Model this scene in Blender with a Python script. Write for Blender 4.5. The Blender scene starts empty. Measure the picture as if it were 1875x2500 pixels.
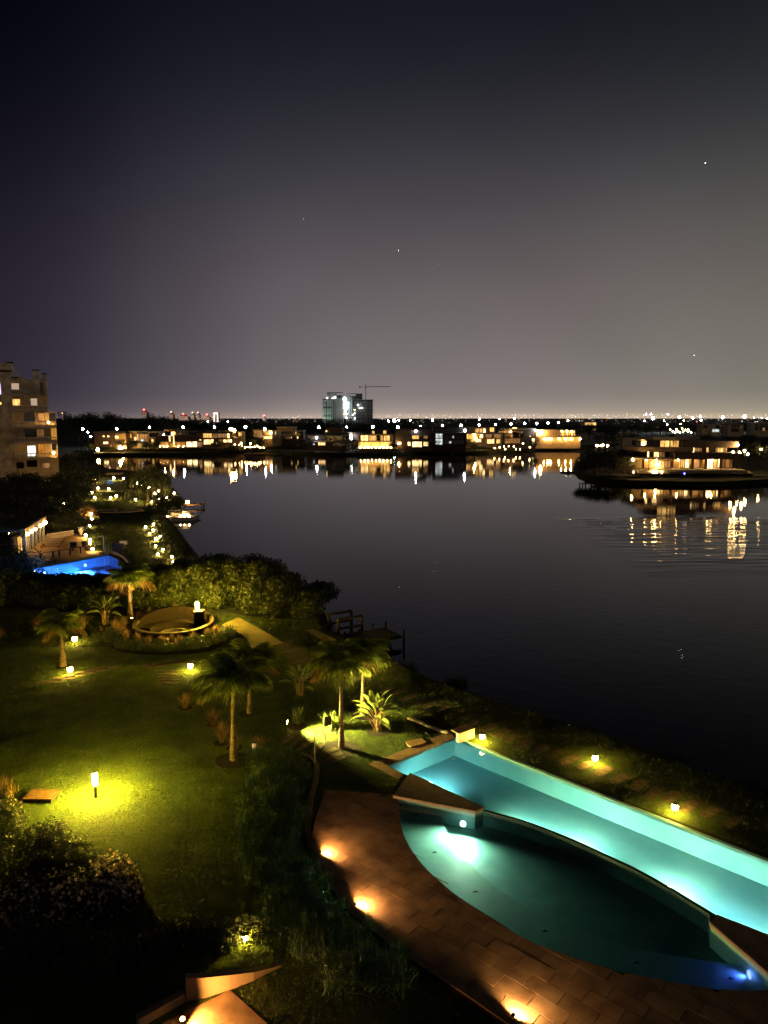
import bpy, bmesh, math, random
import numpy as np
from math import radians as R, sin, cos, tan, pi
from mathutils import Vector, Matrix
from mathutils.geometry import tessellate_polygon

S = bpy.context.scene
COL = S.collection

# ------------------------------------------------------------------ camera
CAM_H = 14.0; PITCH = R(7.26); FPX = 1805.0
cam = bpy.data.cameras.new('camera'); co = bpy.data.objects.new('camera', cam); COL.objects.link(co)
cam.sensor_fit = 'VERTICAL'; cam.sensor_height = 24.0; cam.lens = 24.0*FPX/2500
cam.clip_start = 0.3; cam.clip_end = 30000
co.location = (0, 0, CAM_H); co.rotation_euler = (pi/2-PITCH, 0, 0)
S.camera = co

# ------------------------------------------------------------------ night sky with city glow
w = bpy.data.worlds.new('World'); S.world = w; w.use_nodes = True
nt = w.node_tree; N = nt.nodes; L = nt.links
for n in list(N): N.remove(n)
out = N.new('ShaderNodeOutputWorld'); bg = N.new('ShaderNodeBackground')
tc = N.new('ShaderNodeTexCoord'); sp = N.new('ShaderNodeSeparateXYZ')
L.new(tc.outputs['Generated'], sp.inputs[0])
def ramp(nodes, stops, interp='LINEAR'):
    r = nodes.new('ShaderNodeValToRGB'); e = r.color_ramp; e.interpolation = interp
    while len(e.elements) > 1: e.elements.remove(e.elements[-1])
    e.elements[0].position = stops[0][0]; e.elements[0].color = (*stops[0][1], 1)
    for p, c in stops[1:]:
        k = e.elements.new(p); k.color = (*c, 1)
    return r
rz = ramp(N, [(0.0, (.62,.48,.38)), (.008, (.37,.30,.27)), (.03, (.235,.207,.207)), (.09, (.195,.171,.173)), (.16, (.152,.128,.134)),
              (.217, (.108,.093,.102)), (.264, (.073,.068,.078)), (.324, (.038,.037,.046)), (.385, (.018,.0185,.026)), (.45, (.0085,.009,.015)), (.6, (.005,.0055,.009)), (1.0, (.004,.0045,.007))], 'B_SPLINE')
L.new(sp.outputs['Z'], rz.inputs[0])
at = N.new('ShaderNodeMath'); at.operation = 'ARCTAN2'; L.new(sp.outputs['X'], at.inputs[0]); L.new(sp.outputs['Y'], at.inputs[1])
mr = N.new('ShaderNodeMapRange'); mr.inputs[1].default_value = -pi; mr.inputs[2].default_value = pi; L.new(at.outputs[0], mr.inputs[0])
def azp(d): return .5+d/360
ra = ramp(N, [(0, (.85,.80,.72)), (azp(-120), (.55,.52,.50)), (azp(-60), (.09,.09,.14)), (azp(-28), (.095,.097,.165)), (azp(-22), (.19,.19,.27)), (azp(-17), (.40,.40,.48)), (azp(-10), (.74,.74,.80)), (azp(-3), (.97,.97,.98)),  # sky behind the camera brightened as added fill for surfaces facing it
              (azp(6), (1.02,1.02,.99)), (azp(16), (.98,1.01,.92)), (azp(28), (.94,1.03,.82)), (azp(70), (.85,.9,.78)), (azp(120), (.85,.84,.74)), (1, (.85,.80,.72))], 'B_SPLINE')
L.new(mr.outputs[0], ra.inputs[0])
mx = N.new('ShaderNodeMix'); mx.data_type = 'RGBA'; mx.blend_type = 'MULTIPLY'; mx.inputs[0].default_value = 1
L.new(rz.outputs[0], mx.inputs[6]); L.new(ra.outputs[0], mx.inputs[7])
nz = N.new('ShaderNodeTexNoise'); nz.inputs['Scale'].default_value = 2.2; nz.inputs['Detail'].default_value = 3
L.new(tc.outputs['Generated'], nz.inputs[0])
nm = N.new('ShaderNodeMapRange'); nm.inputs[1].default_value = .3; nm.inputs[2].default_value = .7; nm.inputs[3].default_value = .88; nm.inputs[4].default_value = 1.12
L.new(nz.outputs[0], nm.inputs[0])
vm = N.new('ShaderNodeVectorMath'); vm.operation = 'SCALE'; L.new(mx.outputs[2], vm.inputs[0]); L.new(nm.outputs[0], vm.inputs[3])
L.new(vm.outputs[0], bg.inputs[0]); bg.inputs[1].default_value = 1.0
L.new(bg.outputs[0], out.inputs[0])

S.render.engine = 'CYCLES'
S.view_settings.view_transform = 'Standard'; S.view_settings.look = 'None'
S.view_settings.exposure = 0; S.view_settings.gamma = 1; S.view_settings.use_curve_mapping = False
S.cycles.use_denoising = True
S.cycles.max_bounces = 6; S.cycles.diffuse_bounces = 3; S.cycles.glossy_bounces = 3; S.cycles.transparent_max_bounces = 12
S.cycles.caustics_reflective = False; S.cycles.caustics_refractive = False
S.cycles.sample_clamp_indirect = 4
S.cycles.use_light_tree = True

# ------------------------------------------------------------------ placing helpers (a sight line meets a level or an upright plane)
CP, SP = cos(PITCH), sin(PITCH)
def ray(px, py):
    a = (px-937.5)/FPX; b = (1250-py)/FPX
    return a, CP+b*SP, -SP+b*CP
def G(px, py, z=0.0):
    a, dy, dz = ray(px, py); t = (z-CAM_H)/dz
    return (a*t, dy*t, z)
def P(px, py, Y):
    a, dy, dz = ray(px, py); t = Y/dy
    return (a*t, Y, CAM_H+dz*t)
ZM = {'1': (3.318,0,850), '2': (3.016,450,900), '3': (3.318,950,950), '4': (3.16,1350,950), '5': (3.318,0,1150), '6': (2.765,0,1400),
      '7': (2.37,400,1450), '8': (2.765,600,1550), '9': (2.212,0,1800), 'A': (2.765,600,1800), 'B': (2.1406,1100,1700), 'C': (1.896,1000,2100),
      'a': (8.295,750,930), 'b': (7.375,0,860), 'c': (5.53,1540,1050), 'd': (5.184,0,1230), 'e': (3.687,250,1450), 'g': (3.687,650,1450),
      'h': (5.53,200,1000), 'i': (5.53,480,1010), 'j': (5.105,1550,980), 's': (1,0,0)}
def zp(m, x, y):
    k, ox, oy = ZM[m]; return ox+x/k, oy+y/k
def GZ(m, x, y, z=0.0): return G(*zp(m, x, y), z)
def PZ(m, x, y, Y): return P(*zp(m, x, y), Y)

# ------------------------------------------------------------------ materials
def mat(name, c1, c2=None, rough=.8, scale=6.0, bump=0.0, bscale=30.0, detail=5, spec=.3, coord='Object', sub=0, trans=0):
    m = bpy.data.materials.new(name); m.use_nodes = True; t = m.node_tree; n = t.nodes; l = t.links
    b = n['Principled BSDF']; b.inputs['Roughness'].default_value = rough; b.inputs['Specular IOR Level'].default_value = spec
    if c2 is None: c2 = tuple(x*.7 for x in c1)
    tcn = n.new('ShaderNodeTexCoord'); no = n.new('ShaderNodeTexNoise'); no.inputs['Scale'].default_value = scale; no.inputs['Detail'].default_value = detail
    l.new(tcn.outputs[coord], no.inputs[0])
    r = ramp(n, [(.32, c2), (.68, c1)]); l.new(no.outputs[0], r.inputs[0])
    oi = n.new('ShaderNodeObjectInfo'); mp = n.new('ShaderNodeMapRange'); mp.inputs[3].default_value = .82; mp.inputs[4].default_value = 1.15
    l.new(oi.outputs['Random'], mp.inputs[0])
    v = n.new('ShaderNodeVectorMath'); v.operation = 'SCALE'; l.new(r.outputs[0], v.inputs[0]); l.new(mp.outputs[0], v.inputs[3])
    l.new(v.outputs[0], b.inputs['Base Color'])
    if bump:
        bn = n.new('ShaderNodeTexNoise'); bn.inputs['Scale'].default_value = bscale; bn.inputs['Detail'].default_value = 6; l.new(tcn.outputs[coord], bn.inputs[0])
        bu = n.new('ShaderNodeBump'); bu.inputs['Strength'].default_value = 1; bu.inputs['Distance'].default_value = bump; l.new(bn.outputs[0], bu.inputs['Height'])
        l.new(bu.outputs[0], b.inputs['Normal'])
    return m
def ringed(m):
    t = m.node_tree; n = t.nodes; l = t.links; b = n['Principled BSDF']; tcn = n.new('ShaderNodeTexCoord'); wv = n.new('ShaderNodeTexWave'); wv.bands_direction = 'Z'; wv.inputs['Scale'].default_value = 2.2; wv.inputs['Distortion'].default_value = 6; wv.inputs['Detail Scale'].default_value = 3
    l.new(tcn.outputs['Object'], wv.inputs[0]); src = b.inputs['Base Color'].links[0].from_socket; mp = n.new('ShaderNodeMapRange'); mp.inputs[3].default_value = .70; mp.inputs[4].default_value = 1.12; l.new(wv.outputs['Fac'], mp.inputs[0])
    v = n.new('ShaderNodeVectorMath'); v.operation = 'SCALE'; l.new(src, v.inputs[0]); l.new(mp.outputs[0], v.inputs[3]); l.new(v.outputs[0], b.inputs['Base Color']); return m
def leafmat(name, c1, c2, scale=.9, rough=.5, tl=.25, tk=1.0):
    m = mat(name, c1, c2, rough=rough, scale=scale, spec=.4)
    t = m.node_tree; n = t.nodes; l = t.links; b = n['Principled BSDF']
    ge = n.new('ShaderNodeNewGeometry'); mp = n.new('ShaderNodeMapRange'); mp.inputs[3].default_value = .55; mp.inputs[4].default_value = 1.4
    l.new(ge.outputs['Random Per Island'], mp.inputs[0])
    src = b.inputs['Base Color'].links[0].from_socket
    v = n.new('ShaderNodeVectorMath'); v.operation = 'SCALE'; l.new(src, v.inputs[0]); l.new(mp.outputs[0], v.inputs[3]); l.new(v.outputs[0], b.inputs['Base Color'])
    tr = n.new('ShaderNodeBsdfTranslucent'); v3 = n.new('ShaderNodeVectorMath'); v3.operation = 'SCALE'; v3.inputs[3].default_value = tk; l.new(v.outputs[0], v3.inputs[0]); l.new(v3.outputs[0], tr.inputs[0])
    mi = n.new('ShaderNodeMixShader'); mi.inputs[0].default_value = tl
    l.new(b.outputs[0], mi.inputs[1]); l.new(tr.outputs[0], mi.inputs[2]); l.new(mi.outputs[0], n['Material Output'].inputs[0])
    return m
def emi(name, c, s, pattern=None):
    m = bpy.data.materials.new(name); m.use_nodes = True; t = m.node_tree; n = t.nodes; l = t.links
    b = n['Principled BSDF']; b.inputs['Base Color'].default_value = (*[x*.3 for x in c], 1)
    b.inputs['Emission Color'].default_value = (*c, 1); b.inputs['Emission Strength'].default_value = s
    if pattern:   # a furnished, curtained room behind the glass: uneven brightness
        tcn = n.new('ShaderNodeTexCoord'); mpn = n.new('ShaderNodeMapping'); mpn.inputs['Scale'].default_value = pattern
        no = n.new('ShaderNodeTexNoise'); no.inputs['Scale'].default_value = 1; no.inputs['Detail'].default_value = 4; no.inputs['Roughness'].default_value = .7
        l.new(tcn.outputs['Object'], mpn.inputs[0]); l.new(mpn.outputs[0], no.inputs[0])
        r = ramp(n, [(.3, tuple(x*y for x, y in zip(c, (.10,.07,.05)))), (.46, tuple(x*y for x, y in zip(c, (.5,.42,.35)))), (.62, c)]); l.new(no.outputs[0], r.inputs[0])
        l.new(r.outputs[0], b.inputs['Emission Color'])
    return m

M = {}
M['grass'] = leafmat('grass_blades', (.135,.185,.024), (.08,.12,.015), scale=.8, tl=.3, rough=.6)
M['unlit_tone_grass'] = leafmat('unlit_tone_grass_blades', (.060,.075,.016), (.025,.034,.008), scale=.5, tl=.2, rough=.8)  # lack of lamplight painted into the blades: darker colour away from the lamps
M['soil'] = mat('lawn_soil', (.080,.112,.016), (.042,.064,.011), scale=1.0, bump=.03, bscale=9, rough=.95)
M['mulch'] = mat('dark_mulch', (.018,.012,.008), rough=1, bump=.02)
M['hedge'] = leafmat('hedge_leaf', (.080,.095,.024), (.028,.040,.012))
M['hedge_dark'] = leafmat('dark_leaf', (.035,.045,.018), (.012,.018,.008), tl=.1)
M['strap'] = leafmat('strap_leaf', (.11,.19,.06), (.045,.09,.03))
M['far_leaf'] = leafmat('far_leaf', (.050,.065,.022), (.018,.026,.012), scale=.2, tl=.1)
M['blossom'] = leafmat('dry_blossom', (.80,.60,.42), (.50,.38,.26))
M['palm'] = leafmat('palm_leaf', (.22,.27,.055), (.12,.15,.035), tl=.6, tk=2.2)
M['palm_dry'] = leafmat('dry_palm_leaf', (.36,.22,.07), (.18,.11,.035), tl=.45, tk=1.8)
M['fountain'] = leafmat('fountain_grass_blade', (.50,.31,.12), (.30,.18,.07), tl=.4)
M['box'] = leafmat('clipped_shrub_leaf', (.075,.095,.035), (.035,.055,.02))
M['banana'] = leafmat('broad_leaf', (.26,.32,.09), (.15,.20,.05), tl=.35)
M['stem'] = mat('pale_stem', (.30,.19,.10), (.16,.10,.05))
M['reed'] = leafmat('reed_leaf', (.07,.11,.05), (.03,.05,.02))
M['bark'] = mat('palm_bark', (.22,.15,.09), (.07,.05,.03), scale=4, bump=.02, bscale=25)
ringed(M['bark'])
M['wood_bark'] = mat('tree_bark', (.09,.065,.045), (.04,.03,.02), scale=5, bump=.02)
M['tile'] = mat('terracotta_stone', (.40,.25,.13), (.20,.115,.058), scale=1.6, bump=.004, bscale=22, rough=.75)
M['joint'] = mat('dark_joint', (.05,.03,.02), rough=1)
M['coping'] = mat('brown_coping_stone', (.30,.18,.10), (.18,.105,.055), scale=3, bump=.003, bscale=35, rough=.7)
M['coping_edge'] = mat('pale_stone_edge', (.52,.42,.32), (.40,.31,.22), scale=5)
M['plaster'] = mat('teal_pool_plaster', (.36,.68,.66), (.27,.60,.60), scale=1.2, rough=.6, bump=.002, bscale=60)
M['poolfloor'] = mat('aqua_pool_floor', (.34,.68,.74), (.25,.58,.68), scale=.7, rough=.6, bump=.002, bscale=60)
M['kidplaster'] = mat('green_pool_plaster', (.19,.38,.35), (.13,.30,.28), scale=1.6, rough=.6, bump=.003, bscale=50)
M['bench'] = mat('pale_green_plaster', (.42,.70,.60), (.34,.60,.52), scale=1.6, rough=.6, bump=.003, bscale=50)
M['bluepl'] = mat('blue_pool_plaster', (.20,.50,.92), (.14,.42,.88), scale=.8, rough=.6)
M['weir'] = mat('dark_weir_stone', (.035,.05,.05), rough=.5)
M['slab'] = mat('stepping_stone', (.17,.125,.07), (.06,.045,.028), scale=4, bump=.006, bscale=30, rough=.9)
M['white_conc'] = mat('pale_concrete', (.60,.52,.42), (.42,.36,.28), scale=4)
M['gravel'] = mat('tan_paving', (.26,.19,.095), (.17,.12,.06), scale=1.3, bump=.008, bscale=45, rough=.95)
M['deck'] = mat('tan_stone_deck', (.42,.28,.13), (.30,.19,.085), scale=1.1, bump=.003, bscale=40)
M['darkwood'] = mat('dark_timber', (.045,.030,.020), (.022,.015,.010), scale=8, bump=.004)
M['brownwood'] = mat('brown_timber', (.22,.11,.05), (.12,.06,.03), scale=8, bump=.004)
M['black'] = mat('black_metal', (.02,.02,.02), rough=.5)
M['metal'] = mat('painted_metal', (.35,.32,.26), rough=.4)
M['white'] = mat('white_paint', (.75,.72,.66), (.62,.60,.54), scale=3)
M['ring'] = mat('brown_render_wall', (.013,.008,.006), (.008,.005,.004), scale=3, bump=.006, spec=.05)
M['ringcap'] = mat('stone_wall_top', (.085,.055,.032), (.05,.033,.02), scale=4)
M['aptwall'] = mat('cut_stone_cladding', (.85,.70,.45), (.42,.33,.20), scale=.9, bump=.03, bscale=3, detail=8)
M['aptbalc'] = mat('balcony_plaster', (.66,.50,.30), (.44,.33,.19), scale=1.1)
M['whouse'] = mat('pale_house_wall', (.42,.36,.27), (.32,.27,.20), scale=.4)
M['thouse'] = mat('tan_house_wall', (.40,.27,.14), (.28,.19,.10), scale=.4)
M['dhouse'] = mat('dark_house_wall', (.12,.085,.065), (.07,.05,.04), scale=.4)
M['roof'] = mat('flat_roof', (.10,.08,.06), rough=.9)
M['slabw'] = mat('pale_fascia', (.40,.35,.28), scale=.5)
M['frame'] = mat('window_frame', (.03,.025,.02), rough=.5)
M['conc'] = mat('raw_concrete', (.34,.33,.30), (.24,.23,.21), scale=.12)
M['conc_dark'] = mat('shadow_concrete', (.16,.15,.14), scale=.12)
M['darkglass'] = mat('dark_glass', (.012,.012,.015), rough=.08, spec=.6)
M['orange'] = mat('orange_hose', (.75,.22,.08), rough=.5)
M['terr'] = mat('far_terrain', (.022,.026,.010), (.010,.012,.006), scale=.05, coord='Object', rough=1)
M['lamp'] = emi('amber_lamp_glass', (1.0,.72,.055), 3000)
M['lamp_low'] = emi('amber_lantern_glass', (1.0,.66,.08), 300)
M['lamp_off'] = emi('dim_lamp_glass', (1.0,.72,.40), .28)
M['lamp_far'] = emi('amber_far_lantern_glass', (1.0,.60,.18), 260)
M['lamp_shore'] = emi('amber_shore_lantern_glass', (1.0,.60,.20), 60)
M['pit_shade'] = mat('pit_shade_stone', (.018,.013,.010), rough=1, spec=.0)  # floor kept near black, the pit's shade put into its colour
M['lamp_white'] = emi('cold_street_lamp_glass', (.86,.95,1.0), 170)
M['lamp_warm'] = emi('warm_street_lamp_glass', (1.0,.60,.20), 260)
M['flood'] = emi('floodlight_glass', (.80,.92,1.0), 220)
M['lamp_red'] = emi('red_beacon_glass', (1.0,.05,.04), 26)
M['lamp_blue'] = emi('blue_light_glass', (.10,.10,1.0), 26)
M['wallspot'] = emi('recessed_lamp_glass', (1.0,.50,.15), 55)
M['poolglass'] = emi('pool_lamp_glass', (.85,1.0,.85), 12)
M['poolblue'] = emi('violet_pool_lamp_glass', (.55,.6,1.0), 14)
M['poolviol'] = emi('blue_pool_lamp_glass', (.25,.28,1.0), 3)
M['win_hot'] = emi('bright_lit_window', (1.0,.72,.32), 4.5, (.5,.5,.35))
M['win_gold'] = emi('golden_lit_window', (1.0,.60,.17), 1.7, (.9,.5,.35))
M['win_dim'] = emi('dim_lit_window', (1.0,.55,.20), .38, (.6,.5,.4))
M['win_cold'] = emi('cold_lit_window', (.75,.92,1.0), 1.3, (.5,.5,.5))
M['win_viol'] = emi('violet_lit_window', (.62,.50,1.0), 1.6, (.25,.5,.35))
M['win_pink'] = emi('pink_blind_window', (.85,.60,.42), .55)
M['win_amber'] = emi('amber_blind_window', (1.0,.50,.08), .75, (.2,.5,.15))
M['win_white'] = emi('white_lit_window', (1.0,.93,.85), 2.2, (.3,.5,.2))
M['citya'] = emi('city_amber', (1.0,.62,.28), 3.5)
M['cityw'] = emi('city_white', (.85,.95,1.0), 4.5)
M['cityr'] = emi('city_red', (1.0,.12,.08), 3)
M['glowtower'] = emi('lit_tower_facade', (1.0,.75,.6), .32, (.03,.03,.05))
M['star'] = emi('star_light', (.85,.92,1.0), 30)

def water_mat(name, tint, transp=True, bump=.006, bscale=1.5, rough=.02, deep=(.003,.004,.004), breeze=False):
    m = bpy.data.materials.new(name); m.use_nodes = True; t = m.node_tree; n = t.nodes; l = t.links
    n.remove(n['Principled BSDF'])
    a = n.new('ShaderNodeBsdfTransparent' if transp else 'ShaderNodeBsdfDiffuse'); a.inputs[0].default_value = (*(tint if transp else deep), 1)
    g = n.new('ShaderNodeBsdfGlossy'); g.inputs['Roughness'].default_value = rough; g.inputs['Color'].default_value = (1,1,1,1)
    fr = n.new('ShaderNodeFresnel'); fr.inputs[0].default_value = 1.33
    tcn = n.new('ShaderNodeTexCoord'); no = n.new('ShaderNodeTexNoise'); no.inputs['Scale'].default_value = bscale; no.inputs['Detail'].default_value = 3
    l.new(tcn.outputs['Object'], no.inputs[0])
    bu = n.new('ShaderNodeBump'); bu.inputs['Strength'].default_value = 1; bu.inputs['Distance'].default_value = bump; l.new(no.outputs[0], bu.inputs['Height'])
    if breeze:    # a patch of the lake roughened by a breeze, 70-105 m out on the right
        sx = n.new('ShaderNodeSeparateXYZ'); l.new(tcn.outputs['Object'], sx.inputs[0])
        wn = n.new('ShaderNodeTexNoise'); wn.inputs['Scale'].default_value = .05; l.new(tcn.outputs['Object'], wn.inputs[0])
        yy = n.new('ShaderNodeMath'); yy.operation = 'MULTIPLY_ADD'; yy.inputs[1].default_value = 5; l.new(wn.outputs[0], yy.inputs[0]); l.new(sx.outputs['Y'], yy.inputs[2])
        rr_ = ramp(n, [(.0,(.12,)*3),(.36,(.12,)*3),(.41,(1,)*3),(.54,(1,)*3),(.57,(.12,)*3),(1,(.12,)*3)]); mp_ = n.new('ShaderNodeMapRange'); mp_.inputs[1].default_value = 0; mp_.inputs[2].default_value = 200
        l.new(yy.outputs[0], mp_.inputs[0]); l.new(mp_.outputs[0], rr_.inputs[0])
        mq = n.new('ShaderNodeMapRange'); mq.inputs[1].default_value = 25; mq.inputs[2].default_value = 31; mq.inputs[3].default_value = .12; mq.inputs[4].default_value = 1; l.new(sx.outputs['X'], mq.inputs[0])
        mm = n.new('ShaderNodeMath'); mm.operation = 'MINIMUM'; l.new(rr_.outputs[0], mm.inputs[0]); l.new(mq.outputs[0], mm.inputs[1])
        md = n.new('ShaderNodeMapRange'); md.inputs[1].default_value = .12; md.inputs[2].default_value = 1; md.inputs[3].default_value = rough; md.inputs[4].default_value = .07; l.new(mm.outputs[0], md.inputs[0]); l.new(md.outputs[0], g.inputs['Roughness'])
    if breeze:    # low cross swell inside the breeze patch, crests running left to right
        mpw = n.new('ShaderNodeMapping'); mpw.inputs['Scale'].default_value = (.10,.62,1); l.new(tcn.outputs['Object'], mpw.inputs[0]); n2 = n.new('ShaderNodeTexNoise'); n2.inputs['Scale'].default_value = 1; n2.inputs['Detail'].default_value = 2; l.new(mpw.outputs[0], n2.inputs[0])
        m1 = n.new('ShaderNodeMath'); m1.operation = 'SUBTRACT'; m1.inputs[1].default_value = .12; l.new(mm.outputs[0], m1.inputs[0]); m2 = n.new('ShaderNodeMath'); m2.operation = 'MULTIPLY'; l.new(m1.outputs[0], m2.inputs[0]); l.new(n2.outputs[0], m2.inputs[1])
        m3 = n.new('ShaderNodeMath'); m3.operation = 'MULTIPLY_ADD'; m3.inputs[1].default_value = 22; l.new(m2.outputs[0], m3.inputs[0]); l.new(no.outputs[0], m3.inputs[2]); l.new(m3.outputs[0], bu.inputs['Height'])
    l.new(bu.outputs[0], g.inputs['Normal']); l.new(bu.outputs[0], fr.inputs['Normal'])
    mi = n.new('ShaderNodeMixShader'); l.new(fr.outputs[0], mi.inputs[0]); l.new(a.outputs[0], mi.inputs[1]); l.new(g.outputs[0], mi.inputs[2])
    l.new(mi.outputs[0], n['Material Output'].inputs[0])
    return m
M['lake'] = water_mat('lake_water', (0,0,0), False, bump=.009, bscale=.9, rough=.022, breeze=True)
M['poolw'] = water_mat('pool_water', (.72,.96,.98), True, bump=.003, bscale=3)
M['kidw'] = water_mat('shallow_pool_water', (.62,.90,.85), True, bump=.003, bscale=3)
M['bluew'] = water_mat('blue_pool_water', (.35,.70,1.0), True, bump=.003, bscale=3)

# ------------------------------------------------------------------ object helpers
def tag(o, label=None, cat=None, group=None, kind=None):
    if label: o['label'] = label
    if cat: o['category'] = cat
    if group: o['group'] = group
    if kind: o['kind'] = kind
    return o
def thing(name, label, cat, loc=(0,0,0), rz=0.0, group=None):
    o = bpy.data.objects.new(name, None); COL.objects.link(o); o.location = loc; o.rotation_euler = (0,0,rz); o.empty_display_size = .3
    return tag(o, label, cat, group)
def clone(o, loc, rz=None, s=None, label=None, parent=None):
    c = o.copy(); COL.objects.link(c)
    if parent is None:
        c.location = loc
        if rz is not None: c.rotation_euler = (0,0,rz)
        if s is not None: c.scale = (s,s,s) if not isinstance(s, tuple) else s
        if label: c['label'] = label
    else: c.parent = parent
    for ch in kids[o.name] if o.name in kids else []:
        k = clone(ch, None, parent=c); kids.setdefault(c.name, []).append(k)
    return c
kids = {}
class MB:
    def __init__(s): s.v = []; s.f = []; s.mi = []; s.cur = 0
    def add(s, vs, fs):
        o = len(s.v); s.v += [tuple(v) for v in vs]; s.f += [tuple(i+o for i in f) for f in fs]; s.mi += [s.cur]*len(fs); return s
    def box(s, x0, x1, y0, y1, z0, z1):
        return s.add([(x0,y0,z0),(x1,y0,z0),(x1,y1,z0),(x0,y1,z0),(x0,y0,z1),(x1,y0,z1),(x1,y1,z1),(x0,y1,z1)],
                     [(0,3,2,1),(4,5,6,7),(0,1,5,4),(1,2,6,5),(2,3,7,6),(3,0,4,7)])
    def beam(s, a, b, w, h=None, up=(0,0,1)):
        a = Vector(a); b = Vector(b); h = h or w; d = (b-a).normalized(); u = Vector(up)
        if abs(d.dot(u)) > .98: u = Vector((1,0,0))
        r = d.cross(u).normalized(); u = r.cross(d).normalized(); vs = []
        for q in (a, b):
            for i, j in ((-1,-1),(1,-1),(1,1),(-1,1)): vs.append(q+r*(i*w/2)+u*(j*h/2))
        return s.add(vs, [(0,1,2,3),(7,6,5,4),(0,4,5,1),(1,5,6,2),(2,6,7,3),(3,7,4,0)])
    def tube(s, pts, rs, n=8, cap=True):
        pts = [Vector(p) for p in pts]
        if not hasattr(rs, '__len__'): rs = [rs]*len(pts)
        vs = []; fs = []
        for i, p in enumerate(pts):
            d = (pts[min(i+1,len(pts)-1)]-pts[max(i-1,0)]).normalized()
            u = Vector((0,0,1)) if abs(d.z) < .9 else Vector((1,0,0))
            r = d.cross(u).normalized(); u = r.cross(d)
            for k in range(n):
                a = 2*pi*k/n; vs.append(p+(r*cos(a)+u*sin(a))*rs[i])
        for i in range(len(pts)-1):
            for k in range(n):
                k2 = (k+1) % n; fs.append((i*n+k, i*n+k2, (i+1)*n+k2, (i+1)*n+k))
        if cap: fs.append(tuple(range(n))[::-1]); fs.append(tuple(range((len(pts)-1)*n, len(pts)*n)))
        return s.add(vs, fs)
    def lathe(s, prof, n=12, c=(0,0,0)):
        vs = []; fs = []
        for r, z in prof:
            for k in range(n):
                a = 2*pi*k/n; vs.append((c[0]+r*cos(a), c[1]+r*sin(a), c[2]+z))
        for i in range(len(prof)-1):
            for k in range(n):
                k2 = (k+1) % n; fs.append((i*n+k, i*n+k2, (i+1)*n+k2, (i+1)*n+k))
        fs.append(tuple(range(n))[::-1]); fs.append(tuple(range((len(prof)-1)*n, len(prof)*n)))
        return s.add(vs, fs)
    def prism(s, poly, z0, z1, top=True, bottom=True, sides=True):
        n = len(poly); vs = [(p[0],p[1],z0) for p in poly]+[(p[0],p[1],z1) for p in poly]; fs = []
        if sides: fs += [(i, (i+1) % n, n+(i+1) % n, n+i) for i in range(n)]
        tr = tessellate_polygon([[Vector((p[0],p[1],0)) for p in poly]])
        for t in tr:
            a, b, c = t
            A, B, C = poly[a], poly[b], poly[c]
            if (B[0]-A[0])*(C[1]-A[1])-(B[1]-A[1])*(C[0]-A[0]) < 0: b, c = c, b
            if top: fs.append((n+a, n+b, n+c))
            if bottom: fs.append((a, c, b))
        return s.add(vs, fs)
    def obj(s, name, m, parent=None, smooth=False, label=None, kind=None, origin=None):
        me = bpy.data.meshes.new(name); v = s.v
        if origin is None and parent is not None and getattr(parent, 'type', '') is not None and s_world: origin = wloc(parent)
        if origin is not None: v = [(a-origin[0], b-origin[1], c-origin[2]) for a, b, c in v]
        me.from_pydata(v, [], s.f)
        ms = m if isinstance(m, (list, tuple)) else [m]
        for k in ms: me.materials.append(M[k])
        if len(ms) > 1: me.polygons.foreach_set('material_index', s.mi)
        if smooth: me.polygons.foreach_set('use_smooth', [True]*len(me.polygons))
        me.update()
        return link(me, name, parent, label, kind)
s_world = False
def wloc(o):
    l = Vector(o.location)
    while o.parent: o = o.parent; l = l+Vector(o.location)
    return l
def link(me, name, parent=None, label=None, kind=None):
    o = bpy.data.objects.new(name, me); COL.objects.link(o)
    if parent is not None:
        o.parent = parent; kids.setdefault(parent.name, []).append(o)
    if label: o['label'] = label
    if kind: o['kind'] = kind
    return o
def npmesh(name, V, F, m, smooth=False):
    me = bpy.data.meshes.new(name); V = np.asarray(V, dtype=np.float32); F = np.asarray(F, dtype=np.int32); k = F.shape[1]
    me.vertices.add(len(V)); me.vertices.foreach_set('co', V.ravel())
    me.loops.add(F.size); me.loops.foreach_set('vertex_index', F.ravel())
    me.polygons.add(len(F)); me.polygons.foreach_set('loop_start', np.arange(0, F.size, k, dtype=np.int32))
    ms = m if isinstance(m, (list, tuple)) else [m]
    for q in ms: me.materials.append(M[q])
    me.update(calc_edges=True)
    return me

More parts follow.
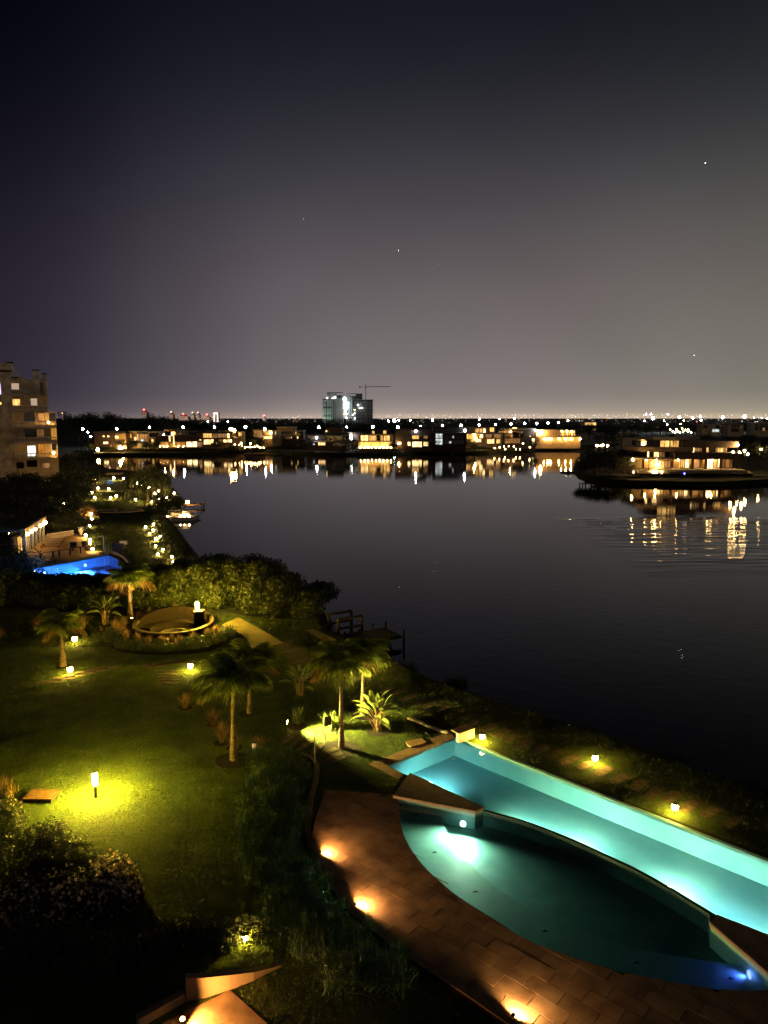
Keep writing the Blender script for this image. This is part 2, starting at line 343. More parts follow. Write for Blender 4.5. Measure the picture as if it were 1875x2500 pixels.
rng = np.random.default_rng(7); rnd = random.Random(5)
def leaves(lobes, n, size, seed=0, shell=.55, aspect=.45, droop=0.0):
    """numpy leaf cloud: every leaf is a folded diamond; lobes = (x,y,z,rx,ry,rz)"""
    g = np.random.default_rng(seed); lo = np.array(lobes, float)
    wts = (lo[:,3]*lo[:,4]+lo[:,4]*lo[:,5]+lo[:,3]*lo[:,5]); wts /= wts.sum()
    k = g.choice(len(lo), n, p=wts); d = g.normal(size=(n,3)); d /= np.linalg.norm(d, axis=1)[:,None]
    r = shell+(1.06-shell)*g.random(n)**.6
    bumpy = 1+.13*np.sin(d[:,0]*7+k*2.1)*np.cos(d[:,1]*6+k)+.08*np.sin(d[:,2]*11+k)
    c = lo[k,:3]+d*(r*bumpy)[:,None]*lo[k,3:6]
    keep = c[:,2] > .02; c = c[keep]; d = d[keep]; n = len(c)
    ax = g.normal(size=(n,3))+np.array([0,0,-droop*2]); ax -= (ax*d).sum(1)[:,None]*d*.6; ax /= np.linalg.norm(ax, axis=1)[:,None]
    nn = d+g.normal(size=(n,3))*.55; sd = np.cross(ax, nn); sd /= np.linalg.norm(sd, axis=1)[:,None]; nn = np.cross(sd, ax)
    s = (size*(.6+.8*g.random(n)))[:,None]
    a = c-ax*s*.5; b = c+sd*s*aspect*.5-nn*s*.08; e = c+ax*s*.5; f = c-sd*s*aspect*.5-nn*s*.08
    V = np.stack([a,b,e,f], 1).reshape(-1,3); i = np.arange(n)*4
    F = np.concatenate([np.stack([i,i+1,i+2],1), np.stack([i,i+2,i+3],1)])
    return V, F
def blades(cs, n, h, spread, width, seed=0, lean=.5, segs=2, jitter=.0):
    """arching thin blades growing from centres cs"""
    g = np.random.default_rng(seed); cs = np.array(cs, float); k = g.integers(0, len(cs), n)
    base = cs[k]+np.stack([g.normal(size=n)*spread*.25, g.normal(size=n)*spread*.25, np.zeros(n)], 1)
    a = g.random(n)*2*pi; o = np.stack([np.cos(a), np.sin(a), np.zeros(n)], 1); sd = np.stack([-np.sin(a), np.cos(a), np.zeros(n)], 1)
    hh = h*(.45+.6*g.random(n)); ln = lean*g.random(n)
    V = []; 
    for s in range(segs+1):
        t = s/segs
        p = base+np.stack([np.zeros(n),np.zeros(n),hh*(t-.35*ln*t*t)],1)+o*(hh*ln*t**1.6)[:,None]
        wd = width*(1-t)**.6*.5 if s < segs else 0
        if s < segs: V += [p-sd*wd, p+sd*wd]
        else: V += [p]
    m = len(V); V = np.stack(V, 1).reshape(-1,3); i = np.arange(n)*m; F = []
    for s in range(segs-1):
        F += [np.stack([i+2*s, i+2*s+1, i+2*s+3], 1), np.stack([i+2*s, i+2*s+3, i+2*s+2], 1)]
    F += [np.stack([i+2*(segs-1), i+2*(segs-1)+1, i+m-1], 1)]
    return V, np.concatenate(F)

def inside(poly, x, y):
    x = np.asarray(x); y = np.asarray(y); r = np.zeros(x.shape, bool); n = len(poly)
    for i in range(n):
        x0, y0 = poly[i][:2]; x1, y1 = poly[(i+1) % n][:2]
        if y0 == y1: continue
        c = ((y0 > y) != (y1 > y)) & (x < (x1-x0)*(y-y0)/(y1-y0)+x0); r ^= c
    return r
def smooth_line(pts, per=6):
    """Catmull-Rom through points"""
    o = []; n = len(pts)
    for i in range(n-1):
        p0 = pts[max(i-1,0)]; p1 = pts[i]; p2 = pts[i+1]; p3 = pts[min(i+2,n-1)]
        for k in range(per):
            t = k/per; o.append(tuple(.5*((2*b)+(-a+c)*t+(2*a-5*b+4*c-d)*t*t+(-a+3*b-3*c+d)*t**3) for a, b, c, d in zip(p0,p1,p2,p3)))
    o.append(tuple(pts[-1])); return o
def XY(pts): return [(p[0], p[1]) for p in pts]
def offset(line, d):
    o = []; n = len(line)
    for i in range(n):
        a = Vector(line[max(i-1,0)][:2]); b = Vector(line[min(i+1,n-1)][:2]); t = (b-a).normalized()
        o.append((line[i][0]-t.y*d, line[i][1]+t.x*d))
    return o

# ================================================================== SETTING
WZ = -1.0
near = [G(x, y) for x, y in [(1875,1950),(1760,1903),(1600,1842),(1430,1782),(1280,1735),(1150,1695),(1040,1655),(960,1615),(915,1590),(850,1566),(800,1540),(775,1516),(782,1485),(700,1440),(560,1395),(480,1362)]]
near2 = [G(x, y, WZ) for x, y in [(462,1352),(445,1330),(428,1302),(412,1285),(395,1262),(400,1245),(432,1236),(440,1228),(425,1205),(395,1180),(340,1160),(300,1156),(262,1152),(232,1136),(222,1112),
         (300,1112),(340,1112),(419,1112),(450,1111),(533,1108),(596,1101),(640,1098),(660,1101),(715,1107),(800,1111),(864,1112),(964,1110),(1040,1106),(1120,1108),(1191,1107),(1251,1102),(1327,1099),(1390,1098),(1430,1092),(1470,1088),(1520,1087),
         (1500,1095),(1460,1110),(1420,1130),(1405,1143),(1412,1160),(1440,1172),(1477,1179),(1540,1183),(1603,1185),(1700,1187),(1761,1187),(1875,1180),(2000,1180),(2300,1250)]]
jn = random.Random(3)
nearj = []
sl = smooth_line(XY(near), 5)
for p in sl[::-1][::-1]: nearj.append((p[0]+jn.uniform(-.22,.22), p[1]+jn.uniform(-.22,.22)))
lake_hole = [(60, 5.0), (25, 14.5)]+nearj+[(p[0], p[1]) for p in near2]+[(140, 60)]

# pools, seen from above
A_ = G(1110,1803); B_ = G(945,1871); AF = Vector(G(1875,2106)[:2])-Vector(A_[:2]); AF = Vector(A_[:2])+AF*1.9
weir = smooth_line(XY([G(*q) for q in [(1182,1976),(1280,2003),(1380,2041),(1460,2076),(1544,2116),(1614,2153),(1690,2198),(1749,2235)]]), 4)
w4 = Vector(G(1875,2285)[:2]); c5 = Vector(weir[-1]); wfar = c5+(w4-c5)*9
main_pool = [A_[:2], B_[:2], (weir[0])]+weir[1:]+[tuple(wfar), tuple(AF)]
arc = smooth_line(XY([G(*q) for q in [(971,1950),(976,2002),(991,2053),(1030,2112),(1085,2165),(1140,2206),(1200,2243),(1295,2300),(1438,2353),(1607,2395),(1791,2422),(1875,2420),(1950,2408)]]), 4)
weir_in = offset(weir, -.13)
w3 = Vector(G(1875,2374)[:2])
kid_pool = arc+[tuple(w3+Vector((.35,-.55))), G(1732,2251)[:2]]+weir_in[::-1][1:]+[G(1163,1983)[:2]]
blue_pool = XY([G(*q) for q in [(78,1390),(110,1384),(150,1377),(190,1370),(230,1362),(266,1356),(282,1364),(292,1374),(297,1388),(294,1400),(282,1412),(262,1425),(235,1436),(190,1442),(130,1442),(70,1440)]])
blue2 = XY([G(*q) for q in [(259,1173),(275,1172),(277,1180),(262,1183)]])
pit_c = Vector(G(424,1531)[:2]); PR = 2.62
pit = [(pit_c.x+(PR-.12)*cos(a), pit_c.y+(PR-.12)*sin(a)*1.0) for a in np.linspace(0, 2*pi, 48, endpoint=False)]
stair_floor = XY([G(*q) for q in [(395,2500),(448,2476),(500,2450),(561,2419),(651,2500),(700,2600),(500,2800),(300,2700)]])

me_v = [(-9000,-600,0),(9000,-600,0),(9000,16000,0),(-9000,16000,0)]
loops = [me_v, [(x,y,0) for x,y in lake_hole], [(x,y,0) for x,y in main_pool], [(x,y,0) for x,y in kid_pool], [(x,y,0) for x,y in blue_pool], [(x,y,0) for x,y in pit]]
mb = MB()
def tess(loops):
    flat = [v for l in loops for v in l]; tr = tessellate_polygon([[Vector(v) for v in l] for l in loops]); o = []
    for a, b, c in tr:
        A, B, C = flat[a], flat[b], flat[c]; ar = (B[0]-A[0])*(C[1]-A[1])-(B[1]-A[1])*(C[0]-A[0])
        o.append((a,b,c) if ar > 0 else (a,c,b))
    return flat, o
v, f = tess(loops); mb.add(v, f)
# bank of the lake
n = len(lake_hole); inn = []
for i in range(n):
    a = Vector(lake_hole[i-1]); b = Vector(lake_hole[(i+1) % n]); t = (b-a).normalized(); inn.append((lake_hole[i][0]+t.y*1.3, lake_hole[i][1]-t.x*1.3))
test = sum(inside(lake_hole, [p[0] for p in inn], [p[1] for p in inn]))
if test < n*.5: inn = [(2*a[0]-b[0], 2*a[1]-b[1]) for a, b in zip(lake_hole, inn)]
mb.add([(x,y,0) for x,y in lake_hole]+[(x,y,-1.6) for x,y in inn], [(i,(i+1) % n,n+(i+1) % n,n+i) for i in range(n)])
g_ = mb.obj('ground', 'terr', kind='structure')
mb = MB(); mb.add([(-1200,4,WZ),(1500,4,WZ),(1500,900,WZ),(-1200,900,WZ)], [(0,1,2,3)])
mb.obj('lake_water', 'lake', kind='structure')

# lawn surface and grass blades
hedge_front = [(-60,52.5),(-20,52.2),(-9,51.0),(-5,50.0)]
lawn_poly = XY([G(*q) for q in [(-200,2500),(-200,1508),(200,1505),(560,1500),(770,1520)]])+[(p[0],p[1]) for p in sl[::-1] if p[1] < 49]
lawn_poly += [(25,14.4),(12.5,22.2),AF.to_tuple()][:0]+[(14.5,20.3)]+[A_[:2]]+[G(1099,1787)[:2], G(900,1868)[:2], G(974,1903)[:2], G(958,1938)[:2], G(797,1932)[:2]]
lawn_poly += XY([G(*q) for q in [(770,1980),(757,2030),(755,2075),(772,2120),(812,2186),(848,2230),(902,2280),(996,2350),(1128,2436),(1200,2500)]])+[(1.5,14.5),(-3,14.6)]
gx, gy = np.meshgrid(np.arange(-40, 26, .5), np.arange(13, 53, .5)); gx = gx.ravel(); gy = gy.ravel()
ok = inside(lawn_poly, gx, gy)
for hp in (main_pool, kid_pool, pit): ok &= ~inside(hp, gx, gy)
mb = MB(); nn_ = Vector((.668,.744))
v2, f2 = tess([[(x,y,.012) for x,y in lawn_poly], [(x,y,.012) for x,y in pit]]); mb.add(v2, f2)
mb.obj('lawn', 'soil', kind='structure')
paths_avoid = []      # filled below: polygons where no grass grows
LAMP_XY = []

def grass_field(name, poly, avoid, step, h, wd, ymin, ymax, xmin, xmax, label, seed, per=7, focus=None, gm='grass'):
    g = np.random.default_rng(seed); x, y = np.meshgrid(np.arange(xmin, xmax, step), np.arange(ymin, ymax, step)); x = x.ravel()+g.uniform(-.5,.5,x.size)*step; y = y.ravel()+g.uniform(-.5,.5,y.size)*step
    ok = inside(poly, x, y)
    for a in avoid: ok &= ~inside(a, x, y)
    if focus is not None: ok &= focus(x, y)
    x = x[ok]; y = y[ok]; c = np.stack([x,y,np.full(x.size,.01)],1)
    c[:,2] += .0
    V, F = blades(c, len(c)*per, h, step*1.3, wd, seed, lean=1.2, segs=1)
    o = link(npmesh(name, V, F, gm), name, kind='stuff'); tag(o, label, 'grass'); return o

# ------------------------------------------------------------------ terrace of stone tiles
terr = XY([G(*q) for q in [(960,1941),(795,1932),(775,1985),(762,2035),(759,2075),(777,2118),(817,2183),(853,2227),(907,2274),(1000,2345),(1132,2432),(1253,2500)]])+[(5.2,13.6),(9,12.3),(14,12.5),(14,16.9),(11.5,16.8)]+[tuple(p) for p in arc[::-1]][2:]
mb = MB(); v, f = tess([[(x,y,.018) for x,y in terr]]); mb.add(v, f)
terrace = mb.obj('terrace_paving', 'joint', kind='structure')
ax = Vector((.744,-.668)); nx = Vector((.668,.744))
def clip(sub, win):
    out_ = [tuple(p) for p in sub]
    for i in range(len(win)):
        a = win[i]; b = win[(i+1) % len(win)]; inp = out_; out_ = []
        if not inp: return []
        sd = lambda p: (b[0]-a[0])*(p[1]-a[1])-(b[1]-a[1])*(p[0]-a[0])
        for j in range(len(inp)):
            p = inp[j-1]; q = inp[j]; sp_, sq = sd(p), sd(q)
            if sq >= 0:
                if sp_ < 0: t = sp_/(sp_-sq); out_.append((p[0]+(q[0]-p[0])*t, p[1]+(q[1]-p[1])*t))
                out_.append(q)
            elif sp_ >= 0: t = sp_/(sp_-sq); out_.append((p[0]+(q[0]-p[0])*t, p[1]+(q[1]-p[1])*t))
    return out_
def area(p): return .5*abs(sum(p[i-1][0]*p[i][1]-p[i][0]*p[i-1][1] for i in range(len(p))))
TL, TW = .92, .50; cnt = 0
for i in range(-30, 60):
    for j in range(-60, 40):
        o2 = Vector((2, 20))+ax*(i*TL+(j % 2)*TL*.42+(.13 if j % 3 == 0 else 0))+nx*(j*TW); gp = .008
        if not (-4 < o2.x < 13 and 12 < o2.y < 28): continue
        w_ = [o2+ax*gp+nx*gp, o2+ax*(TL-gp)+nx*gp, o2+ax*(TL-gp)+nx*(TW-gp), o2+ax*gp+nx*(TW-gp)]
        c_ = clip(terr, [tuple(q) for q in w_])
        if len(c_) < 3 or area(c_) < .02: continue
        full = area(c_) > .985*(TL-2*gp)*(TW-2*gp)
        if full: c_ = [tuple(q) for q in w_]
        zt = .040+rnd.uniform(-.0035,.0035); mbt = MB(); mbt.prism(c_, .019, zt, bottom=False)
        if cnt < 300: mbt.obj('paving_tile', 'tile', terrace)
        cnt += 1

# ------------------------------------------------------------------ pools
def pool(poly, depth, wz, mwall, mwater, name, label, cat, lip=.0):
    c = (sum(p[0] for p in poly)/len(poly), sum(p[1] for p in poly)/len(poly), 0)
    t = thing(name, label, cat, c)
    n = len(poly); m = MB(); vs = [(x,y,lip) for x,y in poly]+[(x,y,-depth) for x,y in poly]
    m.add(vs, [(i,(i+1) % n,n+(i+1) % n,n+i) for i in range(n)]); m.obj('basin_wall', mwall, t, origin=c)
    m = MB(); m.prism(poly, -depth-.1, -depth+.001, bottom=False, sides=False); m.obj('basin_floor', 'poolfloor' if mwall == 'plaster' else mwall, t, origin=c)
    m = MB(); m.prism(poly, wz, wz, bottom=False, sides=False); m.obj('water', mwater, t, origin=c, kind='stuff')
    return t, c
mp, mc = pool(main_pool, .80, -.07, 'plaster', 'poolw', 'swimming_pool', 'large rectangular swimming pool glowing turquoise beside the lake path', 'swimming pool')
kp, kc = pool(kid_pool, .56, -.09, 'kidplaster', 'kidw', 'shallow_pool', 'half-moon shallow pool with dark green centre in front of the turquoise pool', 'swimming pool')
bp_, bc = pool(blue_pool, 1.0, -.08, 'bluepl', 'bluew', 'blue_swimming_pool', 'bright blue lit pool with rounded end beyond the big hedge', 'swimming pool')
# bench ring in the shallow pool
bench_in = smooth_line(XY([G(x, y, -.34) for x, y in [(1072,1968),(1078,2000),(1098,2045),(1139,2100),(1200,2158),(1242,2190),(1343,2242),(1480,2295),(1620,2330),(1760,2352),(1850,2368)]]), 4)
m = MB(); bench = [p for p in arc[:-3]]+bench_in[::-1]
bench[0] = (bench[0][0]+.02, bench[0][1]); m.prism(bench, -.56, -.32, bottom=False); m.obj('bench_ledge', 'bench', kp, origin=kc)
for x, y in [('A',(1150,527)),('A',(1270,780)),('A',(1547,1047)),('C',(624,331)),('C',(1048,478)),('C',(1483,552))]:
    q = GZ(x, *y, -.33); m = MB(); m.prism([(q[0]-.10,q[1]-.03),(q[0]+.11,q[1]-.01),(q[0]+.04,q[1]+.08)], -.339, -.318); m.obj('step_inlet', 'weir', kp, origin=kc)
# dividing weir
m = MB()
strip = weir+weir_in[::-1]; m.prism(strip, -.8, -.035, bottom=False); m.obj('dividing_wall', 'weir', kp, origin=kc)
m = MB(); wi2 = offset(weir_in, -.012); m.prism(weir_in+wi2[::-1], -.72, -.075, bottom=False); m.obj('dividing_wall_face', 'kidplaster', kp, origin=kc)
# coping stones round the far corner
def strip_quads(o0, o1, i0, i1, n, z0, z1, name, m_, par, org, gap=.02):
    for k in range(n):
        a = k/n+gap/2/n; b = (k+1)/n-gap/2/n
        L2 = lambda p, q, t: (p[0]+(q[0]-p[0])*t, p[1]+(q[1]-p[1])*t)
        m = MB(); m.prism([L2(o0,o1,a), L2(o0,o1,b), L2(i0,i1,b), L2(i0,i1,a)], z0, z1+rnd.uniform(-.002,.002)); m.obj(name, m_, par, origin=org)
CO1 = G(1099,1787); CO2 = G(900,1868); CO3 = G(974,1903); B3 = G(985,1892)
strip_quads(CO1, CO2, A_, B_, 6, -.06, .045, 'coping_stone', 'coping', mp, mc)
strip_quads(CO2, CO3, B_, B3, 2, -.06, .047, 'coping_stone', 'coping', mp, mc)
adir = (AF-Vector(A_[:2])).normalized(); an = Vector((adir.y, -adir.x))*-1
o0 = Vector(A_[:2])+an*.16; o1 = AF+an*.16
if an.y < 0: o0 = Vector(A_[:2])-an*.16; o1 = AF-an*.16
strip_quads(tuple(o0), tuple(o1), A_, tuple(AF), 14, -.06, .03, 'edge_stone', 'plaster', mp, mc, gap=.01)
# stone wedges
def wedge(pts, label):
    q = [G(x, y, .16) for x, y in pts]; c = (sum(p[0] for p in q)/len(q), sum(p[1] for p in q)/len(q), 0)
    t = thing('stone_platform', label, 'platform', c)
    m = MB(); m.prism(XY(q), .045, .12); m.obj('slab_edge', 'coping_edge', t, origin=c)
    m = MB(); m.prism(XY(q), .121, .16); m.obj('slab_top', 'coping', t, origin=c)
    cx, cy = c[:2]; qq = [(cx+(p[0]-cx)*.985, cy+(p[1]-cy)*.985) for p in q]
    m = MB(); m.prism(qq, -.8, .044); m.obj('base_wall', 'plaster', t, origin=c)
    return t
wedge([(1001,1886),(960,1941),(1161,1980),(1181,1970)], 'brown stone wedge platform between the two pools at their upper left end')
wedge([(1751,2232),(1733,2251),(1875,2374),(2100,2560),(2100,2370)], 'brown stone wedge platform at the lower right end of the weir')
def spot(name, loc, to, power, color, size, blend=1.0, r=.05, parent=None, org=None):
    l = bpy.data.lights.new(name, 'SPOT'); l.energy = power; l.color = color; l.spot_size = R(size); l.spot_blend = blend; l.shadow_soft_size = r
    o = bpy.data.objects.new(name, l); COL.objects.link(o); d = Vector(to)-Vector(loc)
    o.rotation_euler = d.to_track_quat('-Z', 'Y').to_euler()
    if parent: o.parent = parent; o.location = Vector(loc)-Vector(org)
    else: o.location = loc
    return o
def poollight(px, py, dirv, power, color, size, par, org, mname, z=-.30, tilt=-.85, off=.08):
    q = G(px, py, -.05); d = Vector((dirv[0], dirv[1], 0)).normalized(); loc = Vector((q[0], q[1], z))+d*off
    m = MB(); a = loc-d*.06; b = loc-d*.02; m.tube([a, b], .10, 12); m.obj('pool_lamp', mname, par, origin=org)
    spot('lamp_beam', loc, loc+d+Vector((0,0,tilt)), power, color, size, parent=par, org=org)
PC = (.70,1.0,.62); PCb = (.60,.92,1.0)
for px, py, pw in [(1255,1996,380),(1395,2048,460),(1625,2160,520),(1900,2300,480)]:  # two of these lamps are additions to brighten the basin
    poollight(px, py, nx, pw, PC, 172, mp, mc, 'poolglass')
for px, py in [(1400,2052),(1632,2164)]: poollight(px, py, nx-ax*.25, 330, (.95,1.0,.62), 120, mp, mc, 'poolglass', z=-.16, tilt=-.42)
poollight(1768, 2242, nx, 230, PCb, 165, mp, mc, 'poolglass')
poollight(1050, 1900, (nx-ax*.6), 330, (.55,.95,.85), 170, mp, mc, 'poolglass')
for k in range(1, 5):   # lamps in the far long wall, under its edge, lighting the basin floor
    pass
poollight(1135, 1995, Vector((-.35,-1)), 1500, (.80,1.0,.72), 172, kp, kc, 'poolglass', z=-.15, tilt=-.22, off=.32)
poollight(1838, 2362, Vector((-1,.12)), 34, (.10,.15,1.0), 110, kp, kc, 'poolviol', z=-.26, tilt=-.1, off=.12)
for px, py, d_ in [(90,1436,(.3,1)),(160,1441,(0,1)),(235,1434,(-.3,1)),(290,1385,(-1,-.2))]: poollight(px, py, Vector(d_), 2200, (.26,.50,1.0), 172, bp_, bc, 'poolblue', z=-.5, tilt=-.3)  # added lamps, mostly unseen behind the hedge, to even out the blue glow
poollight(108, 1389, Vector((.5,-1)), 2600, (.26,.50,1.0), 172, bp_, bc, 'poolblue', z=-.4)
poollight(208, 1371, Vector((.1,-1)), 2600, (.26,.50,1.0), 172, bp_, bc, 'poolblue', z=-.4)
m = MB(); m.lathe([(.12,-.799),(.12,-.78),(.05,-.78)], 14, (G(1106,1850,-.78)[0], G(1106,1850,-.78)[1], 0)); m.obj('drain_cover', 'white', mp, origin=mc)

# ================================================================== NEAR GARDEN
SLABS = []
def slab_at(q, wx, wy, rz, label, z=.0, h=.05, name='stepping_stone', m_='slab', group='stepping stones set in the lawn'):
    j = rnd.uniform; h *= .55 if m_ == 'slab' else 1
    m = MB(); e = .10*wx; c = [(-wx/2+j(0,e),-wy/2+j(0,e)),(j(-.05,.05),-wy/2+j(-.02,e)),(wx/2-j(0,e),-wy/2+j(0,e)),(wx/2-j(-.02,e),j(-.1,.1)),(wx/2-j(0,e),wy/2-j(0,e)),(-wx/2+j(0,e),wy/2-j(0,e)),(-wx/2+j(-.02,e),j(-.1,.1))]
    m.prism(c, 0, h, bottom=False); o = m.obj(name, m_); o.location = (q[0], q[1], z); o.rotation_euler = (0,0,rz)
    tag(o, label, 'paving stone', group)
    cs, sn = cos(rz), sin(rz); SLABS.append([(q[0]+x*cs-y*sn, q[1]+x*sn+y*cs) for x, y in c])
    return o
# lakeside row
s0 = Vector(G(948,1683)[:2]); s1 = Vector(G(1795,2006)[:2]); ns = 25; dr = (s1-s0).normalized(); rzr = math.atan2(dr.y, dr.x)
for k in range(ns):
    q = s0+(s1-s0)*(k/(ns-1))+Vector((rnd.uniform(-.13,.13), rnd.uniform(-.13,.13)))
    px = 948+(1795-948)*k/(ns-1)
    lb = 'stepping stone in the unlit upper stretch of the lakeside row' if k < 5 else 'stepping stone in the lakeside row near the white poolside wall' if k < 10 else 'stepping stone in the middle of the lakeside row beside the long pool' if k < 17 else 'stepping stone at the lower right end of the lakeside row'
    slab_at(q, rnd.uniform(.38,.5), rnd.uniform(1.0,1.25), rzr+rnd.uniform(-.12,.12), lb, group='stepping stones along the lake edge')
p0 = Vector(GZ('7',668,292)[:2]); p1 = Vector(GZ('7',835,402)[:2])
dd = (p1-p0).normalized()
for k in range(9):
    slab_at(p0+(p1-p0)*k/8, .42, 1.5, math.atan2(dd.y, dd.x)+rnd.uniform(-.04,.04), 'stepping stone leading down from the tan paved path by the pit', group='stepping stones below the tan path')
for x, y, rz in [(712,846,.5),(765,860,.5),(825,874,.5),(885,896,.45),(955,915,.2),(985,940,.15),(1000,962,.1)]:
    slab_at(GZ('7', x, y), .32, .95, rz-.9, 'narrow stepping stone on the lit lawn below the ground spotlight', group='stepping stones below the spotlight')
for x, y in [(1010,628),(1065,622),(1118,612),(1165,606),(1210,600),(1262,594)]:
    slab_at(GZ('6', x, y), .95, .62, .12, 'square stepping stone just beyond the lantern below the round pit', group='stones between the pit and the lantern')
for k, y in enumerate([662,683,703,722,742]):
    slab_at(GZ('6', 1122+k*6, y), 1.25, .34, .02, 'thin step stone below the lantern under the round pit', h=.07, group='row of thin step stones')
for x, y in [(432,712),(505,690),(575,672),(655,655),(730,640),(330,735)]:
    slab_at(GZ('6', x, y), 1.25, .7, .35, 'paving stone beside the lantern at the small left palm', group='stones near the small left palm')
def sheet(pts, z, m_, name, label=None, cat=None, kind='structure', thick=.0):
    q = XY([G(*p) for p in pts]); m = MB()
    if thick: m.prism(q, 0, z, bottom=False)
    else: m.prism(q, z, z, bottom=False, sides=False)
    o = m.obj(name, m_, kind=kind); SLABS.append(q); return o
sheet([zp('7',*p) for p in [(432,138),(330,182),(430,225),(478,262),(480,305),(560,322),(688,284),(560,205)]], .03, 'gravel', 'path', thick=1)
sheet([zp('7',*p) for p in [(812,212),(862,204),(1010,272),(965,288),(900,262)]], .04, 'gravel', 'lake_path', thick=1)
bed = XY([G(*zp('6',*p)) for p in [(735,440),(745,500),(830,535),(960,550),(1100,553),(1250,548),(1420,530),(1530,480),(1575,420),(1560,370),(1440,350),(1300,290),(900,300),(790,370)]]); SLABS.append(bed)
pitg = [(pit_c.x+(PR-.05)*cos(a), pit_c.y+(PR-.05)*sin(a)) for a in np.linspace(0, 2*pi, 40, endpoint=False)]
v_, f_ = tess([[(x,y,.022) for x,y in bed], [(x,y,.022) for x,y in pitg]]); m = MB(); m.add(v_, f_); m.obj('planting_bed', 'mulch', kind='structure')
for n_, (cx_, cy_, r_) in enumerate([(570,1857,.75),(834,1828,.8),(887,1746,.6),(925,1786,.55),(726,1775,.42),(814,1779,.40),(451,1729,.35),(520,1771,.3),(541,1815,.35),(571,1826,.35),(609,1741,.5),(257,1528,.5),(154,1628,.4)]):
    q = G(cx_, cy_); pts = [(q[0]+r_*(1+.06*sin(3*a+n_))*cos(a), q[1]+r_*(1+.06*cos(2*a+n_))*sin(a)) for a in np.linspace(0,2*pi,24,endpoint=False)]
    m = MB(); m.prism(pts, .024, .024, bottom=False, sides=False); m.obj('mulch_ring', 'mulch', kind='structure'); SLABS.append(pts)

def bollard(label, q, h=.9, lit='lamp', group=None, glass=.45, r=.075, cat='garden lamp'):
    t = thing('bollard_lamp', label, cat, q, group=group)
    zg = h-glass
    m = MB(); m.lathe([(r*1.5,0),(r*1.5,.02),(r*.62,.03),(r*.62,zg)], 12); m.obj('post', 'black', t, smooth=False)
    m = MB(); m.lathe([(r,zg),(r*1.05,zg+glass*.5),(r,h-.03)], 12); m.obj('lamp_glass', lit, t, smooth=True)
    m = MB(); m.lathe([(r*1.12,h-.03),(r*1.12,h),(r*.3,h+.02)], 12); m.obj('cap', 'black', t)
    LAMP_XY.append(q[:2]); return t
LOW = {}
def lantern(label, q, lit='lamp_low', s=1.0, group=None):
    """low garden lantern: foot, glass globe, small hood"""
    if lit not in LOW:
        t = thing('garden_lantern', label, 'garden lamp', q, group=group); t.scale = (s,s,s)
        m = MB(); m.lathe([(.07,0),(.07,.015),(.025,.03),(.025,.16)], 10); m.obj('foot', 'black', t)
        m = MB(); m.lathe([(.05,.16),(.10,.21),(.115,.28),(.10,.35),(.05,.39)], 12); m.obj('lamp_glass', lit, t, smooth=True)
        m = MB(); m.lathe([(.09,.39),(.13,.40),(.03,.45)], 12); m.obj('hood', 'black', t)
        LOW[lit] = t
    else:
        t = clone(LOW[lit], q, s=s, label=label)
        if group: t['group'] = group
    LAMP_XY.append(q[:2]); return t
bollard('tall bollard lamp glowing in the middle of the near lawn', G(234,1948), 1.02, glass=.5, r=.085)
bollard('unlit white-headed bollard lamp between the large palm and the strappy hedge', G(621,1856), .78, 'lamp_off', glass=.34)
bollard('small pale bollard lamp by the lake right of the twin palms', G(910,1611), .6, 'lamp_off', glass=.34)
bollard('pale bollard lamp stub behind the right twin palm', G(901,1627), .5, 'lamp_off', glass=.3)
lantern('lit lantern on the lawn right of the small left palm crown', G(183,1573), s=1.25)
lantern('lit lantern at the foot of the small left palm', G(172,1649), s=1.25)
lantern('lit lantern between the round pit and the large palm', G(465,1640), s=1.2)
lantern('lit lantern showing through the crown of the twin palms', G(864,1640), s=1.3)
lantern('lit lantern beside the white wall at the turquoise pool corner', G(1177,1813), s=1.0)
lantern('lit lantern among the stones halfway along the lakeside path', G(1453,1866), s=1.0)
lantern('lit lantern at the lower right end of the lakeside path', G(1647,1988), s=1.0)
lantern('lit lantern in the iris bed at the bottom of the lawn', G(598,2306), s=.75)

# ground spotlight
q = G(699,1783); t = thing('ground_spotlight', 'ground spotlight shining right across the grass towards the broad-leaf plants', 'spotlight', q)
m = MB(); m.beam((0,0,0),(0,0,.34),.03); m.tube([(-.16,0,.40),(.04,-.01,.39)], [.07,.09], 12); m.obj('housing', 'black', t)
m = MB(); m.tube([(.045,-.01,.39),(.06,-.01,.388)], .085, 12); m.obj('lens', 'wallspot', t)
spot('beam', Vector((.14,-.08,.50)), Vector((1.6,-.22,.66)), 19000, (1.0,.80,.16), 98, 1.0, .05, t, (0,0,0))
# uplight at the lit palm
q = G(322,1513); t = thing('palm_uplight', 'small uplight hidden at the foot of the brightly lit slim palm', 'spotlight', q)
m = MB(); m.lathe([(.07,0),(.08,.12),(.06,.13)], 10); m.obj('housing', 'black', t)
m = MB(); m.lathe([(.06,.131),(.06,.14)], 10); m.obj('lens', 'wallspot', t)
spot('beam', Vector((.0,-.25,.2)), Vector((-.05,.02,3)), 2200, (1.0,.70,.18), 70, .8, .05, t, (0,0,0))

